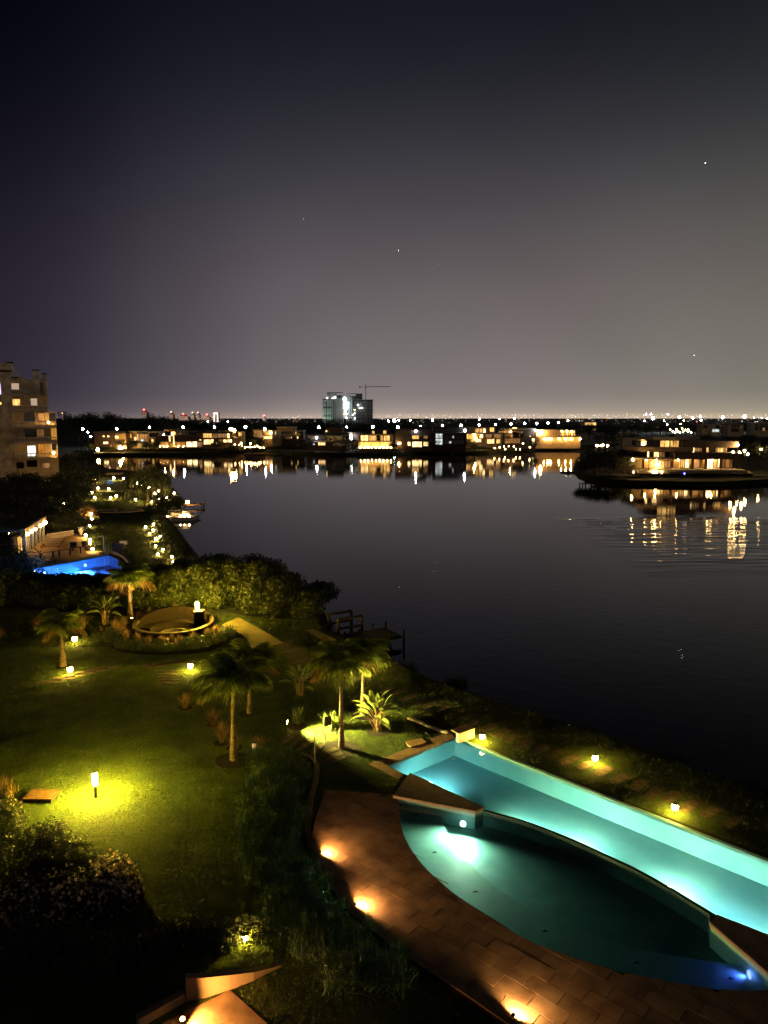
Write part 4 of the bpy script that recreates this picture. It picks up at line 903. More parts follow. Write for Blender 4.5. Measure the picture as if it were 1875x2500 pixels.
# pool house with lit columns
a = Vector(G(67,1351)); b = Vector(G(117,1313)); dv = b-a; Lw = dv.length
t = thing('pool_house', 'low pool house with tall pale columns and a planted roof beside the deck', 'pool house', a, rz=math.atan2(dv.y, dv.x))
HP = 2.35
m = MB(); m.box(-.3, Lw+.2, .05, .5, HP-.62, HP+.25); m.obj('fascia', 'thouse', t)
m = MB(); m.box(0, Lw, 1.3, 1.5, 0, HP-.63); m.obj('rear_wall', 'dhouse', t)
m = MB(); m.box(-.4, Lw+.2, .51, 6, HP, HP+.24); m.obj('roof', 'roof', t)
for k in range(12):
    u = .25+k*(Lw-.5)/11
    if k % 2 == 0 or k < 3: m = MB(); m.box(u-.13, u+.13, .12, .38, 0, HP-.63); m.obj('column', 'white', t)
    if k < 11:
        m = MB(); m.box(u+.15, u+(Lw-.5)/11-.15, .9, .95, .05, HP-.7); m.obj('glass_panel', 'win_gold' if k in (0,1) else 'darkglass', t)
    if k in (0,2,4,7,9,10):
        m = MB(); m.lathe([(.05,HP-.52),(.13,HP-.45),(.13,HP-.25),(.05,HP-.2)], 8, (u,-.10,0)); m.obj('wall_light', 'lamp_shore', t)
for k in range(10):
    u = -.2+k*(Lw)/9; V, F = leaves([(0,0,.12,1.1,1.3,.28)], 350, .16, 720+k)
    o = link(npmesh('roof_shrub', V, F, 'hedge'), 'roof_shrub'); p = Matrix.Rotation(math.atan2(dv.y,dv.x),4,'Z') @ Vector((u,1.9,HP+.25))+a; o.location = p
    tag(o, 'low shrub planted on the roof of the pool house', 'shrub', 'roof planting of the pool house')
# sun loungers
LG = None
for k, (x, y) in enumerate([(640,560),(655,532),(675,508),(695,487),(712,468)]):
    q = GZ('d', x, y, .03); lb = ['nearest of the five timber sun loungers on the tan deck','second nearest sun lounger on the tan deck','middle sun lounger of the five on the tan deck','fourth sun lounger on the tan deck, counted from the pool','farthest sun lounger, nearest the white parapet'][k]
    if LG is None:
        LG = thing('sun_lounger', lb, 'sun lounger', q, rz=.12, group='sun loungers beside the pool house')
        m = MB()
        for i in range(7): m.box(-.25+i*.17, -.11+i*.17, -.32, .32, .30, .34)
        m.obj('seat', 'coping_edge', LG)
        m = MB(); m.beam((-.27,0,.34),(-.92,0,.82),.64,.04,up=(0,0,1)); m.obj('backrest', 'coping_edge', LG)
        m = MB(); m.box(-.95,.95,-.35,-.31,.24,.30); m.box(-.95,.95,.31,.35,.24,.30); m.obj('frame', 'brownwood', LG)
        for lx in (-.85,.85):
            for ly in (-.33,.33): m = MB(); m.box(lx-.03,lx+.03,ly-.03,ly+.03,0,.24); m.obj('leg', 'brownwood', LG)
    else: clone(LG, q, rz=.12+.03*k, label=lb)
ps = [GZ('d', x, y, .03) for x, y in [(517,712),(673,686),(750,672),(888,649),(1022,626),(1140,604)]]
t = thing('deck_railing', 'dark timber rail on square posts across the pool deck', 'railing', ps[0]); hr = .62
for k, p in enumerate(ps): m = MB(); m.box(p[0]-.07,p[0]+.07,p[1]-.07,p[1]+.07,.03,.03+hr); m.obj('post', 'darkwood', t, origin=ps[0])
p_ = GZ('d', 440, 640, .03)
m = MB(); m.beam((p_[0],p_[1],.09+hr), (ps[0][0],ps[0][1],.07+hr), .12, .06)
for p, q in zip(ps, ps[1:]): m.beam((p[0],p[1],.07+hr), (q[0],q[1],.07+hr), .12, .06)
m.obj('handrail', 'darkwood', t, origin=ps[0])
for k, (x, y) in enumerate([(925,590),(1085,582),(1125,590)]):
    q = GZ('d', x, y, .03); t = thing('garden_chair', ['dark rounded chair behind the deck rail, left','dark rounded chair behind the deck rail, centre','dark rounded chair behind the deck rail, beside the corner lantern'][k], 'chair', q, rz=k*.8)
    m = MB(); m.lathe([(.30,.30),(.36,.36),(.34,.42)], 14); m.obj('seat', 'darkwood', t)
    m = MB(); vs = []; fs = []
    for i in range(11):
        an_ = R(20+i*14); vs += [(.36*cos(an_), .36*sin(an_), .42), (.42*cos(an_), .42*sin(an_), .85)]
    for i in range(10): fs.append((2*i,2*i+2,2*i+3,2*i+1))
    m.add(vs, fs); m.obj('backrest', 'darkwood', t); m = MB(); m.lathe([(.28,0),(.10,.05),(.08,.30)], 10); m.obj('base', 'darkwood', t)
t = thing('pool_ladder', 'curved metal ladder rails at the near left corner of the blue pool', 'pool ladder', GZ('d',480,790))
for k, (x, y) in enumerate([(440,795),(468,790),(496,785),(525,780)]):
    q = Vector(GZ('d', x, y))-Vector(GZ('d',480,790)); m = MB(); m.tube([q+Vector((.0,.35,0)), q+Vector((0,.35,.5)), q+Vector((0,.2,.68)), q+Vector((0,-.1,.6)), q+Vector((0,-.3,.1))], .03, 6); m.obj('rail', 'metal', t)
q = GZ('d',655,752,.03); t = thing('low_stool', 'small dark low stool at the edge of the blue pool', 'stool', q)
m = MB(); m.box(-.45,.45,-.15,.15,.16,.2); m.obj('seat', 'darkwood', t); m = MB(); m.box(-.3,-.2,-.1,.1,0,.16); m.box(.2,.3,-.1,.1,0,.16); m.beam((0,0,.2),(-.05,0,.5),.05); m.obj('legs', 'darkwood', t)
q = GZ('5',843,663); t = thing('garden_shower', 'pale shower pole on the lawn edge right of the blue pool', 'shower', q); hh = P(*zp('5',843,530), q[1])[2]
m = MB(); m.tube([(0,0,0),(0,0,hh),(-.12,0,hh+.06),(-.3,0,hh)], .05, 6); m.obj('pipe', 'coping_edge', t); m = MB(); m.lathe([(.12,hh-.08),(.06,hh)], 8, (-.3,0,0)); m.obj('shower_head', 'coping_edge', t)
q = GZ('5',1000,606); t = thing('pool_sign', 'small white board sign on a post on the neighbouring lawn', 'sign', q); z1_ = P(*zp('5',1000,566), q[1])[2]; z0_ = P(*zp('5',1000,594), q[1])[2]
m = MB(); m.box(-.42,.42,-.03,.03,z0_,z1_); m.obj('board', 'white', t); m = MB(); m.beam((0,0,0),(0,0,z0_),.06); m.obj('post', 'metal', t)
q = GZ('d',1440,640); t = thing('timber_screen', 'dark timber screen with metal handrails at the right end of the blue pool', 'screen', q)
for k in range(7): m = MB(); m.box(-.1+k*.17,.03+k*.17,-.05,.05,0,1.15); m.obj('board', 'darkwood', t)
m = MB(); m.tube([(-.8,0,0),(-.8,0,.9),(-.5,0,.9),(-.5,0,0)], .035, 6); m.obj('handrail', 'metal', t)
a = Vector(GZ('5',405,548)); b = Vector(GZ('5',590,520)); t = thing('white_parapet', 'low cream parapet wall at the far side of the tan deck', 'wall', (a+b)/2, rz=math.atan2(b.y-a.y, b.x-a.x)); l_ = (b-a).length/2
m = MB(); m.box(-l_,l_,-.15,.15,0,.55); m.obj('wall', 'coping_edge', t); m = MB(); m.box(-l_,l_,-.19,.19,.551,.6); m.obj('cap', 'white', t)
a = Vector(GZ('5',672,372)); b = Vector(GZ('5',808,368)); c_ = Vector(GZ('5',810,436)); d_ = Vector(GZ('5',672,436)); t = thing('timber_enclosure', 'low dark enclosure beyond the three stacked lanterns', 'enclosure', a)
for p, q in ((a,b),(b,c_),(c_,d_)): m = MB(); m.beam(p+Vector((0,0,.35)), q+Vector((0,0,.35)), .1, .7); m.obj('panel', 'ring', t, origin=a)
q = GZ('5',860,334); t = thing('garden_bench', 'long white bench by the far round seating area', 'bench', q)
m = MB(); m.box(-1.6,1.6,-.25,.25,.32,.42); m.obj('seat', 'white', t)
for s in (-1.4,1.4): m = MB(); m.box(s-.1,s+.1,-.2,.2,0,.32); m.obj('leg', 'white', t)
q = GZ('5',965,350); t = thing('curved_bench', 'curved pale bench on the right of the far round seating area', 'bench', q)
m = MB(); pl = smooth_line([( -2.8,-.3),(0,-.6),(2.0,.2),(3.2,1.4)], 4); m.prism(pl+offset(pl, .45)[::-1], .25, .4); m.obj('seat', 'coping_edge', t); m = MB(); m.prism(offset(pl,.1)+offset(pl, .35)[::-1], 0, .25); m.obj('base', 'ring', t)
q = GZ('5',592,525); t = thing('stone_urn', 'pale urn beside the deck left of the lanterns', 'urn', GZ('5',657,522)); m = MB(); m.lathe([(.16,0),(.12,.1),(.30,.6),(.26,.85),(.34,.95)], 14); m.obj('body', 'white', t); m = MB(); m.lathe([(.36,.95),(.36,1.0)], 14); m.obj('rim', 'white', t)

# lanterns of the neighbouring garden
gl = [(515,283,'small lamp under the carport roof end at the planted strip'),(455,320,'lantern at the far end of the planted roof strip'),
 (738,372,'highest lantern of the stack by the low enclosure'),(745,404,'second lantern of the stack by the low enclosure'),(728,460,'third lantern down beside the dark round bush'),
 (697,543,'large lantern at the back right corner of the tan deck'),(730,572,'lantern just right of the deck corner lantern'),(728,600,'lantern behind the deck chairs'),(752,655,'lantern at the front right corner of the tan deck'),
 (1180,470,'leftmost lantern of the cluster near the lit boat'),(1243,448,'uppermost lantern of the cluster near the lit boat'),(1243,496,'lantern below the uppermost one near the lit boat'),(1212,522,'lantern in the cluster left of the shore bushes'),
 (1298,546,'lantern close to the reeds beside the shore'),(1267,571,'lantern in the middle of the shore cluster'),(1262,623,'lantern below the middle of the shore cluster'),(1320,653,'lantern on the lower right of the shore cluster'),(1278,690,'lantern on the lower left of the shore cluster'),
 (1393,711,'upper of the last two lanterns before the hedge'),(1402,746,'last lantern of the shore cluster nearest the hedge'),
 (1100,246,'lantern left of the willow trunk'),(1285,244,'lantern right of the willow trunk'),(1352,234,'lantern between the willow and the small dock'),(1412,196,'lantern at the land end of the small dock'),
 (897,234,'lantern in the middle of the dark far garden'),(943,219,'small lantern right of the far garden middle'),(768,232,'lower lantern at the arched garden gate'),(747,190,'lantern beside the arched garden gate'),
 (795,156,'lantern above the arched garden gate'),(882,162,'lantern below the tiny far pool'),(923,74,'lantern right beside the tiny far pool'),(1003,78,'lantern on the far garden terrace'),(1065,89,'lantern left of the willow crown'),
 (1230,266,'small lantern at the foot of the willow'),(765,60,'lantern at the far left of the tiny pool garden'),(770,94,'small lantern left of the tiny far pool')]
for x, y, lb in gl:
    q = GZ('5', x, y); s = q[1]/75*1.05; big = x in (697,752,738,455,1267)
    lantern('lit '+lb, q, 'lamp_far', s=s*(1.0 if big else .75))
for x, y, lb in [(1518,196,'lit lamp at the outer end of the small dock'),]:
    q = P(*zp('5', x, y), 122); lantern(lb, (q[0],q[1],-.4), 'lamp_far', s=2)
for k, (x, y) in enumerate([(1205,133),(1150,113),(1255,183),(1285,160),(1110,100)]):
    q = P(*zp('5', x, y), 121.0); t = thing('string_light', 'small warm bulb hanging in the willow', 'light bulb', q, group='bulbs in the willow'); m = MB(); m.lathe([(.05,-.12),(.13,0),(.05,.12)], 8); m.obj('bulb', 'lamp_far', t); m = MB(); m.beam((0,0,.12),(0,0,.8),.02); m.obj('cord', 'black', t)
# tiny far pool and terrace
m = MB(); m.prism(blue2, .03, .03, bottom=False, sides=False); tag(m.obj('small_pool', 'win_viol'), 'tiny blue pool seen far off left of the willow', 'swimming pool')
bpy.data.objects['small_pool'].data.materials[0] = emi('lit_pool_water', (.08,.28,.55), .35)

# willow
q = G(361,1226); hW = P(361,1137,q[1])[2]; t = thing('willow_tree', 'weeping willow on the neighbouring lakeside lawn', 'tree', q)
m = MB(); m.tube([(0,0,0),(-.1,0,1.2),(.2,0,hW*.6)], [.22,.17,.10], 8)
for k in range(7): m.tube([(0,0,1.4+.2*k),(cos(k*2.4)*1.9, sin(k*2.4)*1.7, hW*.78)], [.09,.03], 5)
m.obj('trunk', 'wood_bark', t)
g = np.random.default_rng(4); V = []; F = []
NS = 900
for k in range(NS):
    a = g.random()*2*pi; rr = 3.9*math.sqrt(g.random()); z1_ = hW*(1-.32*(rr/3.9)**2)*g.uniform(.86,1.0); l = g.uniform(1.5,3.8)*(.5+.5*rr/3.9); z0_ = max(z1_-l, .5)
    x = rr*cos(a); y = rr*sin(a); nseg = 7
    for i in range(nseg):
        z = z1_+(z0_-z1_)*i/nseg; b_ = len(V); s = .30; an_ = g.random()*pi; dx = cos(an_)*.07; dy = sin(an_)*.07; ox = g.uniform(-.06,.06)
        V += [(x-dx+ox,y-dy,z),(x+dx+ox,y+dy,z),(x+dx*.3+ox*2,y+dy*.3,z-(z1_-z0_)/nseg*1.15)]; F.append((b_,b_+1,b_+2))
link(npmesh('crown', V, F, 'hedge'), 'crown', t)

# shore bushes of the neighbouring garden
sb = [(1290,262,2.0),(1380,250,2.0),(1430,262,1.8),(1300,345,1.3),(1290,420,1.5),(1320,470,1.5),(1345,520,1.5),(1370,570,1.4),(1400,610,1.4),(1430,635,1.1),(1330,290,1.5)]
for k, (x, y, r) in enumerate(sb):
    q = GZ('5', x, y+18); V, F = leaves([(0,0,.5*r*.5,r*.75,r*.6,.7*r),(.4,.2,.3,r*.5,r*.5,r*.5)], 1300, .24, 800+k)
    o = link(npmesh('shore_bush', V, F, 'hedge'), 'shore_bush'); o.location = q
    tag(o, 'bush on the bank between the small dock and the lit boat' if k in (0,1,2,3,10) else 'bush on the bank between the lantern cluster and the lake', 'bush', 'bank bushes by the small dock' if k in (0,1,2,3,10) else 'bank bushes by the lantern cluster')
shrub('round_bush', 'large dark round bush behind the tan deck', [(*GZ('5',490,505)[:2],1.2,2.6,2.2,1.5),(*GZ('5',580,500)[:2],1.1,2.4,2,1.5),(*GZ('5',430,470)[:2],1.2,1.8,2,1.6)], 6000, .24, 'hedge', 830)
for k, (x, y, r, h, mm) in enumerate([(705,350,1.3,1.6,'fountain'),(340,330,1.6,2.2,'hedge'),(240,400,1.4,2.0,'hedge'),(430,290,1.4,2.0,'hedge'),(150,450,1.2,1.6,'hedge'),(60,500,1.4,1.8,'hedge'),(530,265,1.8,1.8,'hedge'),(600,240,2,2.0,'hedge'),(20,580,1.4,1.6,'hedge'),(720,1150-1150+330,1,1.2,'hedge')]):
    q = GZ('5', x, y+20); V, F = leaves([(0,0,h*.45,r,r*.9,h*.5),(r*.3,0,h*.7,r*.6,r*.6,h*.3)], 1400, .2, 850+k); o = link(npmesh('planted_bush', V, F, mm), 'planted_bush'); o.location = q
    tag(o, ['golden round bush above the stacked lanterns','bush behind the planted roof, under the walkway lamp','lit yellow-green bush left of the planted roof','bush beside the lamp at the planted strip','dark bush by the pale steps at left','bush at the left edge above the pale steps','dark bush right of the planted strip lamp','dark bush left of the far gate','bush cut by the left edge beside the pale stones','small bush below the golden round bush'][k], 'bush')
for k, (x, y) in enumerate([(80,545),(30,600),(240,400),(190,440),(330,350),(150,490)]):
    q = GZ('5', x, y); slab_at(q, 2.2, .7, .9, ['pale walkway slab lit at the left edge','lowest pale walkway slab at the left edge','pale kerb slab beside the lit yellow-green bush','pale slab left of the planted roof','pale slab near the walkway lamp','pale slab between the two left bushes'][k], h=.2, m_='white_conc', group=None, name='walkway_slab')
for k, (x, y) in enumerate([(70,525),(220,370),(405,388)]):
    lantern('lit '+['lamp in the bushes at the left edge','lamp behind the lit yellow-green bush','lamp at the far end of the pool house wall'][k], GZ('5', x, y, 0.0), 'lamp_far', s=1.2)

# lit pontoon boat
a = Vector(GZ('5',1325,400,WZ)); b = Vector(GZ('5',1600,400,WZ)); Lb = (b-a).length
t = thing('pontoon_boat', 'brightly lit white pontoon boat moored at the neighbouring bank', 'boat', a)
for y in (0, 2.1): m = MB(); m.tube([(-.2,y,.12),(.1,y,.15),(Lb-.7,y,.15),(Lb,y,.35)], [.12,.32,.32,.05], 10); m.obj('pontoon', 'white', t, smooth=True)
m = MB(); m.box(0,Lb-.4,-.3,2.4,.45,.55); m.obj('deck', 'white', t)
m = MB()
for x in np.linspace(.1, Lb-.8, 9): m.beam((x,-.25,.55),(x,-.25,1.2),.05); m.beam((x,2.35,.55),(x,2.35,1.2),.05)
m.beam((.1,-.25,1.2),(Lb-.8,-.25,1.2),.06); m.beam((.1,2.35,1.2),(Lb-.8,2.35,1.2),.06); m.obj('railing', 'white', t)
m = MB(); m.box(Lb*.55,Lb*.72,.2,1.9,.551,1.35); m.obj('console', 'white', t); m = MB(); m.box(Lb*.15,Lb*.5,1.5,2.1,.551,1.0); m.obj('seat', 'white', t)
for k, x in enumerate((.6, Lb*.5, Lb*.62, Lb-1.2)): m = MB(); m.lathe([(.06,.58),(.12,.66),(.06,.76)], 8, (x,-.05,0)); m.obj('deck_light', 'lamp_far', t)
spot('beam', (Lb*.5,-2.5,2.2), (Lb*.5,.8,.6), 1, (1,.8,.3), 10, parent=t, org=(0,0,0)) if False else None
q = P(*zp('5',1500,245), 124); t = thing('small_dock', 'short dark dock with a lamp right of the willow', 'dock', (q[0],q[1],WZ))
m = MB(); m.box(-4,3.2,-1,1,.45,.58); m.obj('deck', 'brownwood', t)
for x in (-3.5,-.3,2.9):
    for y in (-.9,.9): m = MB(); m.tube([(x,y,-1),(x,y,.9)], .1, 8); m.obj('pile', 'darkwood', t)
a = Vector(G(255,1160)); b = Vector(G(298,1158)); m = MB(); m.box(-(b-a).length/2,(b-a).length/2,-1,1,0,.5); o = m.obj('shore_wall', 'coping_edge'); o.location = (a+b)/2; tag(o, 'lit low quay wall left of the willow top', 'wall')

# ================================================================== APARTMENT BLOCK
YA = 141.0
ab = PZ('b', 0, 1700, YA); t = thing('apartment_block', 'stone-clad apartment block with stepped balconies at the left edge', 'apartment building', (ab[0], YA, 0))
AO = (PZ('b', 1003, 1700, YA)[0], YA, 0); t.location = AO; t.rotation_euler = (0,0,math.atan2(-AO[0], YA))
def bp(m_name, name, x0, y0, x1, y1, ya, yb, par=None, label=None, bottom0=False):
    p = PZ('b', x0, y0, YA); q = PZ('b', x1, y1, YA); q = (PZ('b', x1, y0, YA)[0], q[1], q[2]); m = MB(); m.box(p[0], q[0], YA+ya, YA+yb, 0 if bottom0 else q[2], p[2]); return m.obj(name, m_name, par or t, origin=AO if par is None else None, label=label)
def bwin(x0, y0, x1, y1, m_name, ya, n=1, fr='frame'):
    p = PZ('b', x0, y0, YA); q = PZ('b', x1, y1, YA); q = (PZ('b', x1, y0, YA)[0], q[1], q[2]); th = .07; X0, X1, Z0, Z1 = p[0], q[0], q[2], p[2]; m = MB(); y0_ = YA+ya-.06; y1_ = YA+ya+.02
    m.box(X0-th,X0,y0_,y1_,Z0-th,Z1+th); m.box(X1,X1+th,y0_,y1_,Z0-th,Z1+th); m.box(X0,X1,y0_,y1_,Z1,Z1+th); m.box(X0,X1,y0_,y1_,Z0-th,Z0)
    for k in range(1, n): xx = X0+(X1-X0)*k/n; m.box(xx-.03,xx+.03,y0_+.005,y1_-.005,Z0,Z1)
    w_ = m.obj('window', fr, t, origin=AO); m = MB(); m.box(X0,X1,YA+ya-.012,YA+ya+.012,Z0,Z1); m.obj('pane', m_name, w_, origin=AO)
XL = -420
bp('aptwall','wall', XL,372,262,2200, .9,14, bottom0=True)
bp('aptwall','roof_block', XL,208,275,330, 1.5,10); bp('roof','roof_shadow_gap', XL,331,262,371, 2.5,10)
bp('aptwall','wall', 262,440,455,800, 1.2,12)
bp('aptwall','wall', 455,480,725,800, 2.6,12); bp('aptwall','chimney', 620,318,712,479, 3.2,5); bp('aptwall','chimney', 778,380,838,470, 3.6,5); bp('black','chimney_cap', 606,300,722,316, 3,5.2); bp('black','chimney_cap', 765,362,848,379, 3.4,5.2); bp('black','roof_vent', 182,172,292,200, 3,6)
bp('aptwall','wall', 728,470,845,800, 3.0,12)
bp('aptbalc','wall', 262,801,868,1075, 1.8,12); bp('aptbalc','wall', 262,1076,1003,1500, 1.8,12); bp('aptbalc','wall', 262,1501,1025,2200, 1.8,12, bottom0=True)
for y0, x1 in ((1040,880),(1320,1010),(1605,1022),(1888,1030)): bp('aptbalc','balcony_slab', 290,y0,x1,y0+42, -.4,1.79)
bp('aptbalc','balcony_slab', 262,762,850,800, -.2,2.5)
for y0, x0, x1, nb in ((688,280,560,4),(968,305,880,7),(1245,318,1003,8),(1532,335,1003,8),(1815,350,920,7),(378,262,432,3)):
    p = PZ('b', x0, y0, YA); q = PZ('b', x1, y0+72, YA); m = MB(); Y_ = YA-.38
    m.beam((p[0],Y_,p[2]),(q[0],Y_,p[2]),.16); m.beam((p[0],Y_,q[2]),(q[0],Y_,q[2]),.13)
    for k in range(nb+1): xx = p[0]+(q[0]-p[0])*k/nb; m.beam((xx,Y_,q[2]),(xx,Y_,p[2]),.12)
    m.obj('railing', 'white', t, origin=AO)
for a in [(-160,560,105,770,'win_viol',-.03,2),(275,565,395,690,'win_pink',1.15,1),(75,905,122,948,'win_gold',-.03,1),(292,845,412,968,'win_gold',1.75,1),(585,830,690,968,'win_pink',1.75,1),(485,1095,645,1240,'darkglass',1.75,1),
          (705,1098,808,1240,'win_dim',1.75,1),(895,1105,985,1240,'darkglass',1.75,1),(500,1380,665,1530,'darkglass',1.75,1),(690,1385,800,1530,'win_dim',1.75,1),(920,1358,1012,1575,'win_amber',1.72,1),
          (535,1682,668,1870,'win_white',1.75,2),(712,1655,802,1885,'win_amber',1.75,2),(915,1620,932,1800,'win_pink',1.75,1),(945,1620,1003,1760,'darkglass',1.75,1),(360,1980,475,2080,'darkglass',1.75,1),(535,1940,690,2060,'darkglass',1.75,1),
          (730,545,780,770,'darkglass',2.95,1),(770,2000,900,2090,'win_dim',1.75,1),(290,455,380,470,'darkglass',1.15,1)]: bwin(*(a[:5]+((a[5]+.9) if a[5] < 0 else a[5],)+a[6:]))
bp('thouse','wall_strip', 805,1620,912,1888, 1.55,1.79)
for y0, x1 in ((770,120),(1050,130),(1335,150),(1610,70),(1990,90)): bp('aptbalc','balcony_parapet', XL,y0,x1,y0+68, -.3,.88)
for k, (x, y) in enumerate([(965,1812),(880,1260)]):
    p = PZ('b', x, y, YA-.1); m = MB(); m.lathe([(.06,-.16),(.16,0),(.06,.16)], 8, p); m.obj('balcony_lamp', 'lamp_far', t, origin=AO)

# ================================================================== HOUSES ACROSS THE LAKE
class House:
    def __init__(s, label, zm, Y, cx, cat='house'):
        s.zm = zm; s.Y = Y; c = PZ(zm, cx, 100, Y); s.o = (c[0], Y, 0); s.t = thing('lakeside_house', label, cat, s.o)
    def b(s, name, m_, x0, y0, x1, y1, ya=0, yb=9, ground=False):
        p = PZ(s.zm, x0, y0, s.Y); q = PZ(s.zm, x1, y1, s.Y); m = MB(); m.box(p[0], q[0], s.Y+ya, s.Y+yb, 0 if ground else q[2], p[2]); m.obj(name, m_, s.t, origin=s.o); return s
    def w(s, x0, y0, x1, y1, m_, ya=0, n=1, frame='frame'):
        p = PZ(s.zm, x0, y0, s.Y); q = PZ(s.zm, x1, y1, s.Y); X0, X1, Z0, Z1 = p[0], q[0], q[2], p[2]; th = .09; m = MB(); a = s.Y+ya-.12; b = s.Y+ya+.03
        m.box(X0-th,X0,a,b,Z0-th,Z1+th); m.box(X1,X1+th,a,b,Z0-th,Z1+th); m.box(X0,X1,a,b,Z1,Z1+th); m.box(X0,X1,a,b,Z0-th,Z0)
        for k in range(1, n): xx = X0+(X1-X0)*k/n; m.box(xx-.06,xx+.06,a+.01,b-.01,Z0,Z1)
        o = m.obj('window', frame, s.t, origin=s.o); m = MB(); m.box(X0,X1,s.Y+ya-.04,s.Y+ya+.01,Z0,Z1); m.obj('pane', m_, o, origin=s.o); return s
    def l(s, x, y, ya=-.4, r=.22, m_='lamp_far'):
        p = PZ(s.zm, x, y, s.Y+ya); m = MB(); m.lathe([(r*.4,-r),(r,0),(r*.4,r)], 8, p); m.obj('wall_light', m_, s.t, origin=s.o); return s
h = House('low dark house with two tiny windows, leftmost across the lake', 'h', 322, 380)
h.b('wall','dhouse',165,322,440,500,0,9,True).b('roof','roof',150,296,600,321,-1,10).b('wall','thouse',441,322,600,500,.4,9,True)
h.w(282,350,310,370,'win_hot').w(345,352,370,370,'win_hot').w(290,436,355,462,'win_hot').w(443,354,492,388,'win_hot',.4).w(385,470,408,505,'win_dim')
h = House('pale modern house with tall openings right of the dark low house', 'h', 326, 750)
h.b('wall','thouse',602,300,738,500,1,9,True).b('wall','whouse',740,325,908,500,0,9,True).b('roof_slab','slabw',580,293,910,305,-1,9).w(640,330,664,382,'win_gold',1).w(702,372,724,414,'win_hot',1).w(745,330,764,440,'win_gold').w(782,332,880,395,'win_dim',0,3).w(800,402,835,440,'win_cold')
h.b('wall','whouse',910,294,1046,390,-1,8).w(920,316,1040,368,'darkglass',-1,3).b('wall','thouse',912,391,1010,500,2,8,True).w(920,400,950,470,'win_gold',2).l(550,515,-6,.7)
h = House('wide house with glowing ground floor and slatted upper screen', 'h', 316, 1300)
h.b('wall','dhouse',1092,262,1255,298,2,9).b('wall','thouse',1195,299,1262,350,.5,9).b('wall','dhouse',1000,352,1172,430,-.5,9).b('wall','dhouse',1256,346,1568,430,-.6,9).b('wall','thouse',1030,431,1620,520,1,9,True).b('wall','thouse',1172,351,1254,430,0,9)
for k in range(10): h.b('slat','slabw',1264+k*18,280,1272+k*18,345,1,1.5)
h.w(1175,356,1196,430,'win_hot',0).w(1232,356,1250,500,'win_hot',-.02).w(1050,436,1165,500,'win_dim',1,2).w(1268,436,1390,500,'win_dim',1,2).w(1402,436,1474,503,'win_hot',1,2).w(1484,434,1546,503,'win_hot',1,2).w(1560,440,1618,500,'win_dim',1,2)
for x in (1055,1105,1150,1245,1300,1370): h.l(x,498,.6,.16)
h.l(1105,340,1,.26).l(1218,330,-.1,.3).b('terrace','slabw',1030,503,1640,509,-5,.9).b('roof_slab','slabw',1440,294,1640,305,2,9)
h = House('two-storey house with a row of golden windows above the lamp-lined jetty', 'i', 318, 250)
h.b('roof','roof',-5,236,492,262,-1,10).b('wall','thouse',0,263,484,326,0,9).b('balcony_slab','dhouse',-5,327,560,344,-1,9).b('wall','thouse',0,345,560,460,.5,9,True)
h.w(88,268,130,325,'win_gold').w(135,268,205,325,'win_gold',0,2).w(212,270,276,325,'win_dim',0,3).w(288,270,408,325,'win_dim',0,4).w(414,270,446,328,'win_hot').w(95,350,188,414,'win_hot',.5,3).w(196,345,224,395,'win_hot',.5).w(300,350,345,385,'win_dim',.5).w(355,350,402,385,'win_hot',.5).w(414,348,472,386,'win_hot',.5,2).w(20,346,60,362,'win_hot',.5).w(255,385,275,415,'win_hot',.5).w(0,380,70,430,'win_dim',.5,2)
h.b('wall','thouse',545,246,606,345,2,9,True).w(555,256,600,302,'win_gold',2).l(455,205,2,.5).l(475,210,2,.5).l(512,225,2,.55)
h = House('small tan block house lit warm, left of the grey flat-roofed house', 'i', 345, 830)
h.b('wall','thouse',757,214,898,345,0,9,True).b('roof','roof',750,206,905,214,-.5,9).b('wall','thouse',900,226,1012,345,2,9,True).w(906,308,1010,340,'win_hot',2,4).w(775,225,885,325,'win_dim',0,3).w(920,240,990,290,'win_dim',2,2).l(1000,256,1,.45).l(922,204,2,.45,'lamp_white')
h = House('grey flat-roofed house with dark glazing and a raised roof box', 'i', 345, 1220)
h.b('roof','slabw',1075,178,1322,190,0,9).b('wall','thouse',1082,191,1318,226,1,8).b('roof','slabw',1016,227,1440,238,-.5,9).b('wall','whouse',1020,239,1145,345,0,9,True).b('wall','dhouse',1146,239,1440,345,.6,9,True)
h.w(1150,244,1400,298,'darkglass',.6,5).w(1056,246,1074,285,'win_cold').w(1330,242,1345,280,'win_gold',.55).w(1355,306,1370,336,'win_hot',.6).w(1275,312,1283,334,'win_hot',.6).w(1160,306,1260,335,'darkglass',.6,3)
h = House('large dark house with broad black windows left of the golden house', 'a', 318, 400)
h.b('wall','dhouse',-20,1108,860,1380,.6,10,True).b('roof_slab','slabw',-30,1094,800,1107,-1,10).b('balcony_slab','slabw',-30,1231,800,1243,-1.2,.59).b('roof_slab','slabw',330,1040,1112,1052,2,12).b('wall','thouse',360,955,710,1039,4,12).b('wall','whouse',800,1053,905,1160,3,12).b('wall','dhouse',906,1053,1100,1200,4,12)
for x in (357,520,704): h.b('column','slabw',x,1108,x+22,1230,-.3,.4)
h.b('column','whouse',795,1244,850,1380,-.6,.5,True)
h.w(5,1116,352,1214,'darkglass',.6,4).w(386,1116,518,1212,'darkglass',.6,2).w(542,1116,700,1212,'darkglass',.6,2).w(730,1116,818,1212,'darkglass',.6).w(222,1250,360,1303,'win_hot',.6,3).w(115,1265,148,1296,'win_cold',.6).w(520,1250,780,1320,'darkglass',.6,4).l(190,1150,-.3,.4,'lamp_white').l(895,1155,2,.5,'lamp_white')
for k in range(10): h.b('slat','thouse',450+k*26,958,460+k*26,1030,3.2,3.9)
h.w(362,1005,388,1035,'win_hot',4)
